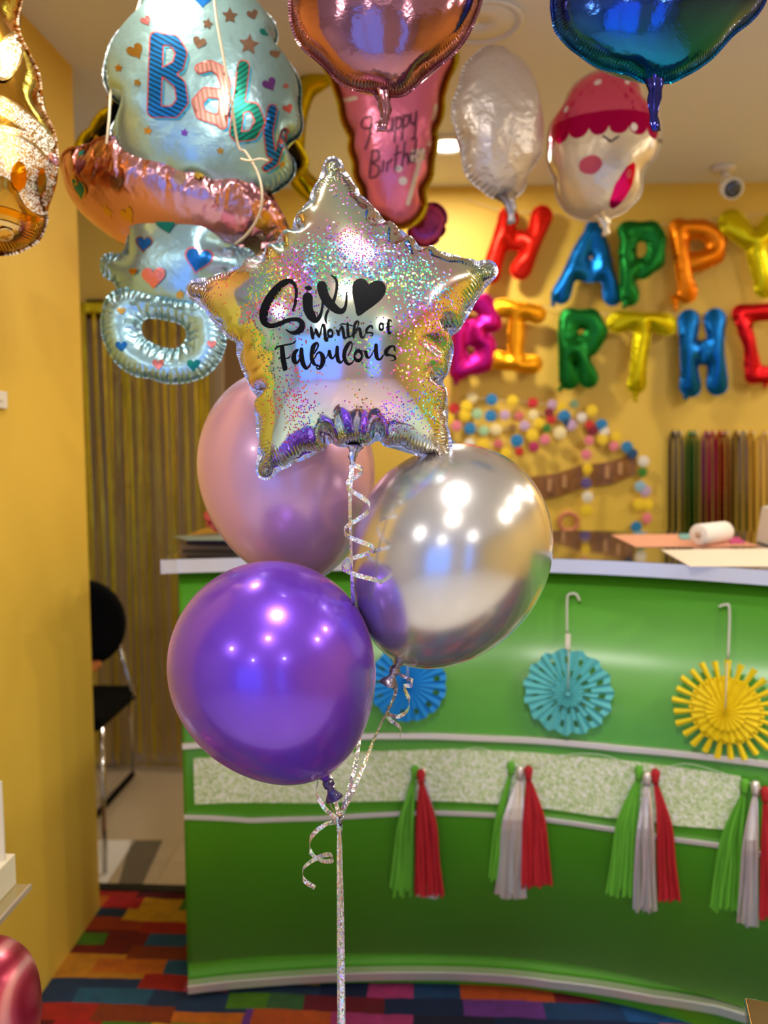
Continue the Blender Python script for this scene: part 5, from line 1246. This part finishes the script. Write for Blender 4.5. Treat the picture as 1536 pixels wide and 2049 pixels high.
def stroke(pts):
    P = smooth([p[:2] for p in pts], False, 7); w = np.interp(np.linspace(0, len(pts)-1, len(P)), range(len(pts)), [p[2] for p in pts]); T = np.gradient(P, axis=0); T /= np.linalg.norm(T, axis=1)[:, None]+1e-9
    Nn = np.stack([-T[:, 1], T[:, 0]], 1); K = 7; v = []; cap = []
    rows = [(P[i], Nn[i], w[i]/2) for i in range(len(P))]
    def half(p, t_, nn, ww, sg):
        o_ = []
        for q in (.35, .7, .92, 1.0): o_.append((p+t_*sg*ww*q, nn, ww*math.sqrt(max(0, 1-q*q))+.01))
        return o_
    rows = half(P[0], T[0], Nn[0], w[0]/2, -1)[::-1]+rows+half(P[-1], T[-1], Nn[-1], w[-1]/2, 1)
    for p, nn, ww in rows:
        for j in range(K):
            q = p+nn*ww*(2*j/(K-1)-1); v.append(drop(*zoomA(*q)))
    LT.add(v, [(i*K+j, i*K+j+1, (i+1)*K+j+1, (i+1)*K+j) for i in range(len(rows)-1) for j in range(K-1)])
def ring(cx, cy, rx, ry, w, rot=0, w2=None):
    t = np.linspace(0, 2*PI, 15); a = math.radians(rot)
    stroke([(cx+rx*math.cos(q)*math.cos(a)-ry*math.sin(q)*math.sin(a), cy+rx*math.cos(q)*math.sin(a)+ry*math.sin(q)*math.cos(a), w if not w2 else w+(w2-w)*abs(math.sin(q))) for q in t])
for s in [
    [(432, 448, 16), (450, 390, 22), (462, 310, 24), (458, 230, 28), (425, 175, 36), (375, 165, 48), (305, 200, 62), (225, 285, 76), (165, 385, 82), (142, 470, 76), (155, 540, 58), (210, 575, 40), (290, 565, 38), (370, 538, 36), (440, 530, 34), (495, 540, 42), (520, 580, 50), (500, 630, 54), (445, 655, 36), (400, 645, 18), (368, 622, 12)],
    [(572, 330, 92), (572, 390, 92), (582, 455, 88), (612, 512, 84), (645, 545, 50), (680, 520, 34), (702, 465, 22), (710, 400, 16), (708, 340, 8)],
    [(706, 225, 90), (712, 270, 92), (742, 345, 90), (790, 405, 86), (850, 455, 62), (895, 462, 46), (922, 430, 30), (934, 370, 22), (937, 292, 18)],
    [(788, 122, 4), (820, 142, 18), (843, 185, 26), (844, 250, 26), (828, 330, 26), (800, 405, 30)],
    [(765, 455, 18), (745, 500, 22), (740, 545, 22), (750, 578, 8)],
    [(604, 612, 22), (610, 655, 30), (619, 708, 26)], [(620, 700, 8), (640, 655, 10), (650, 628, 12)], [(650, 632, 24), (662, 668, 30), (676, 698, 18)], [(678, 700, 16), (694, 655, 12), (704, 605, 14), (716, 584, 20), (728, 615, 28), (734, 670, 30), (740, 725, 28)], [(740, 735, 20), (756, 735, 12), (762, 700, 10)],
    [(838, 638, 10), (852, 650, 26), (860, 680, 26)], [(862, 668, 12), (876, 630, 14), (892, 606, 20), (902, 640, 30), (912, 705, 28)], [(915, 715, 18), (940, 705, 12), (950, 680, 10)],
    [(946, 575, 18), (947, 640, 28), (952, 690, 26)], [(956, 700, 16), (978, 696, 12), (990, 670, 8)], [(872, 596, 5), (895, 582, 10), (950, 588, 10), (1002, 602, 6)],
    [(1000, 702, 20), (1004, 645, 26), (1014, 585, 26), (1034, 557, 18), (1050, 572, 12), (1038, 606, 10), (1018, 640, 8)], [(1018, 668, 12), (1040, 630, 14), (1056, 622, 22), (1064, 660, 30), (1074, 700, 24), (1094, 702, 14), (1112, 672, 8)],
    [(1176, 622, 10), (1172, 600, 16), (1148, 602, 22), (1124, 630, 26), (1122, 658, 18), (1150, 658, 14), (1176, 664, 16), (1176, 684, 10), (1156, 688, 6)],
    [(1278, 572, 8), (1296, 572, 6), (1316, 570, 6)], [(1354, 552, 6), (1344, 536, 11), (1328, 544, 19), (1324, 590, 26), (1326, 640, 25), (1338, 662, 16), (1350, 646, 8)], [(1304, 602, 7), (1330, 598, 9), (1358, 590, 6)],
    [(250, 800, 6), (272, 776, 14), (330, 764, 14), (400, 756, 12), (440, 744, 10), (457, 722, 5)], [(322, 775, 34), (326, 840, 40), (334, 910, 42), (346, 975, 42)], [(290, 888, 6), (305, 872, 10), (370, 884, 12), (402, 864, 6)],
    [(470, 812, 22), (444, 838, 34), (434, 888, 42), (450, 928, 34), (478, 918, 16), (498, 880, 12)], [(510, 805, 30), (510, 865, 40), (522, 935, 42), (550, 980, 30), (576, 970, 14), (598, 930, 10), (608, 900, 8)],
    [(606, 905, 32), (608, 845, 36), (624, 785, 40), (652, 756, 22), (670, 772, 14), (656, 808, 12), (630, 850, 8)], [(612, 905, 36), (626, 940, 30), (652, 958, 14), (684, 966, 20)], [(634, 895, 8), (656, 854, 12), (684, 840, 22), (708, 872, 42), (712, 920, 46), (696, 966, 34), (672, 992, 16), (652, 978, 10), (662, 950, 8)],
    [(722, 908, 8), (748, 884, 8), (762, 850, 10)], [(774, 832, 30), (780, 870, 34), (798, 898, 18), (824, 872, 12), (840, 830, 12)], [(848, 795, 30), (846, 860, 38), (858, 918, 36), (882, 935, 16), (904, 905, 10)],
    [(908, 885, 32), (920, 825, 38), (946, 775, 36), (972, 748, 20), (986, 768, 14), (978, 815, 12), (948, 872, 10)], [(912, 880, 36), (926, 925, 34), (954, 948, 26), (986, 935, 14), (1012, 895, 8)],
    [(1054, 828, 8), (1078, 824, 8), (1104, 832, 10)], [(1112, 834, 28), (1122, 872, 32), (1140, 890, 16), (1168, 862, 10), (1186, 820, 10)], [(1210, 772, 32), (1210, 840, 38), (1222, 890, 34), (1250, 898, 18), (1280, 858, 10)],
    [(1386, 826, 10), (1382, 780, 14), (1344, 780, 24), (1308, 818, 38), (1308, 852, 34), (1350, 858, 16), (1384, 868, 18), (1390, 893, 12), (1362, 908, 6), (1344, 904, 4)]]: stroke(s)
ring(784, 668, 22, 30, 14, 0, 26); ring(1260, 600, 18, 30, 12, 0, 22); ring(1043, 872, 34, 44, 16, 5, 34)
def blob(poly):
    v2, f2, _ = triangulate([np.array([zoomA(*q) for q in poly])], .0035); LT.add([drop(x, y) for x, y in v2], f2.tolist())
blob(disc(577, 240, 36, 19, 20)); blob(smooth([(1040, 505), (1012, 405), (991, 305), (989, 232), (1010, 182), (1052, 156), (1092, 158), (1125, 180), (1140, 213), (1168, 186), (1218, 168), (1266, 178), (1296, 216), (1298, 272), (1268, 332), (1206, 392), (1126, 452)], True, 5))
INKM = plain('black vinyl lettering', (3, 4, 9), .5, Specular_IOR_Level=.12)
lt = LT.build('lettering', INKM, star, smooth=True, M=MS)
gathered_tail('neck', PA(708, 895, SDp+.005), PA(706, 934, SDp), 10/F*SDp, HFL, star, 5)

# ================================================================== curling ribbons
def ribmat(name, rgb):
    N = NT(name); g = N.n('TexCoord').outputs['Object']; vo = N.n('TexVoronoi', Vector=g, Scale=420.); s = N.n('SeparateColor', Color=vo.outputs['Color'])
    hs = N.n('CombineColor', mode='HSV'); N.set(hs.inputs[0], s.outputs[0]); hs.inputs[1].default_value = .5; hs.inputs[2].default_value = 1
    N.set(N.b.inputs['Base Color'], N.mix(N.math('GREATER_THAN', s.outputs[1], .7), c4(lin(rgb)), hs.outputs[0])); N.b.inputs['Metallic'].default_value = .85; N.b.inputs['Roughness'].default_value = .3
    ts = N.n('VectorMath', operation='SUBTRACT'); N.set(ts.inputs[0], vo.outputs['Color']); ts.inputs[1].default_value = (.5, .5, .5)
    geo = N.n('NewGeometry').outputs['Normal']; ad = N.n('VectorMath', operation='ADD'); t2 = N.n('VectorMath', operation='SCALE'); N.set(t2.inputs[0], ts.outputs[0]); t2.inputs['Scale'].default_value = .7
    N.set(ad.inputs[0], geo); N.set(ad.inputs[1], t2.outputs[0]); nn = N.n('VectorMath', operation='NORMALIZE'); N.set(nn.inputs[0], ad.outputs[0]); N.set(N.b.inputs['Normal'], nn.outputs[0]); return N.m
RB = ribmat('silver holographic ribbon', (232, 230, 240))
XR, ZR = CR @ Vector((1, 0, 0)), Vector((0, 0, 1))
def path(px): return [Vector(q) for q in smooth([tuple(PA(*q)) for q in px], False, 8)]
tied = (680, 1642, 1.14); wt = PA(681, 2049, 1.14); wt.z = .06
def down(dx, dd=0): return [tied, (679+dx*.4, 1700, 1.14+dd), (680+dx, 1850, 1.14+dd), (681+dx, 2049, 1.14+dd)]
def strand(lead, dx, dd, label, curl=None, w=.0062):
    t = empty('curling_ribbon', wt, label, 'ribbon', 'ribbons of the bouquet')
    P = path(lead+down(dx, dd)); P.append(P[-1].lerp(wt, .5)); P.append(wt+Vector((0, 0, .0)))
    b = MB(); n = len(P); b.ribbon(P, w, [(XR*math.cos(.9*math.sin(i*.11+dx))+Vector((0, 1, 0))*math.sin(.9*math.sin(i*.11+dx))) for i in range(n)], .00015); b.build('strand', RB, t)
    if curl:
        b = MB(); b.ribbon(curl, w, [ZR]*len(curl), .00015); b.build('curl', RB, t)
def helix(px, turns, amp, D, ph=0, rev=1):
    """loose spiral down the pixel path px"""
    base = smooth([tuple(PA(x, y, D)) for x, y in px], False, 60); n = len(base); o_ = []
    for i, q in enumerate(base):
        u = i/(n-1); a = ph+rev*turns*2*PI*u; A_ = amp[0]+(amp[1]-amp[0])*u; o_.append(Vector(q)+XR*math.sin(a)*A_/F*D+(CR @ Vector((0, 0, 1)))*math.cos(a)*A_/F*D)
    return o_
strand([(704, 930, 1.10), (700, 1000, 1.09), (702, 1100, 1.09), (706, 1200, 1.11), (712, 1290, 1.25), (722, 1400, 1.30), (716, 1500, 1.24), (698, 1580, 1.17)], 3, -.004, 'silver ribbon falling straight from the star neck with a long spiral curl', helix([(706, 932), (714, 980), (716, 1060), (718, 1120), (722, 1172)], 3.4, (16, 40), 1.085, .2))
kp = lambda v: (lambda c: (768+c.x/-c.z*F, 1024.5-c.y/-c.z*F, -c.z))(CR.transposed() @ (v-C0))
strand([kp(k_pu), (655, 1600, 1.13), (668, 1624, 1.135)], -3, .002, 'silver ribbon tied to the purple balloon with a loose two turn curl', [Vector(q) for q in smooth([tuple(PA(*q)) for q in [(636, 1562, 1.12), (634, 1588, 1.11), (650, 1618, 1.11), (676, 1642, 1.12), (650, 1650, 1.10), (622, 1676, 1.11), (622, 1706, 1.13), (644, 1722, 1.12), (664, 1722, 1.10), (660, 1710, 1.11), (636, 1716, 1.13), (608, 1736, 1.12), (608, 1760, 1.10), (630, 1776, 1.11)]], False, 6)])
strand([kp(k_si), (790, 1390, 1.24), (752, 1470, 1.25), (716, 1560, 1.2)], 6, .004, 'silver ribbon tied to the silver balloon with a short curl over the blue fan', [Vector(q) for q in smooth([tuple(PA(*q)) for q in [(800, 1350, 1.19), (824, 1362, 1.18), (822, 1372, 1.2), (808, 1374, 1.2), (818, 1400, 1.21), (816, 1420, 1.19), (796, 1434, 1.18), (772, 1428, 1.2), (780, 1440, 1.22), (800, 1456, 1.21), (800, 1476, 1.2)]], False, 6)])
strand([kp(k_pi), (640, 1300, 1.36), (655, 1500, 1.30), (668, 1590, 1.2)], 0, .006, 'silver ribbon of the pink balloon, mostly hidden behind the purple one')
b = MB(); b.tube([PA(680, 1634, 1.137), PA(681, 1642, 1.135), PA(681, 1652, 1.137)], [.0022, .0034, .0022], 10)
tag(b.build('ribbon_knot', plain('dark knot film', (120, 120, 130), .3, .9), smooth=True), 'small tight knot where the bouquet ribbons meet', 'knot')
t = empty('balloon_weight', (wt.x, wt.y, 0), 'silver foil weight holding the ribbons down on the floor', 'weight')
b = MB(); b.lathe([(.002, .0), (.03, .0), (.034, .02), (.022, .045), (.008, .055), (.014, .07), (.02, .08)], Matrix.Translation((wt.x, wt.y, .004)), 24); b.build('weight_body', HFL, t, smooth=True)
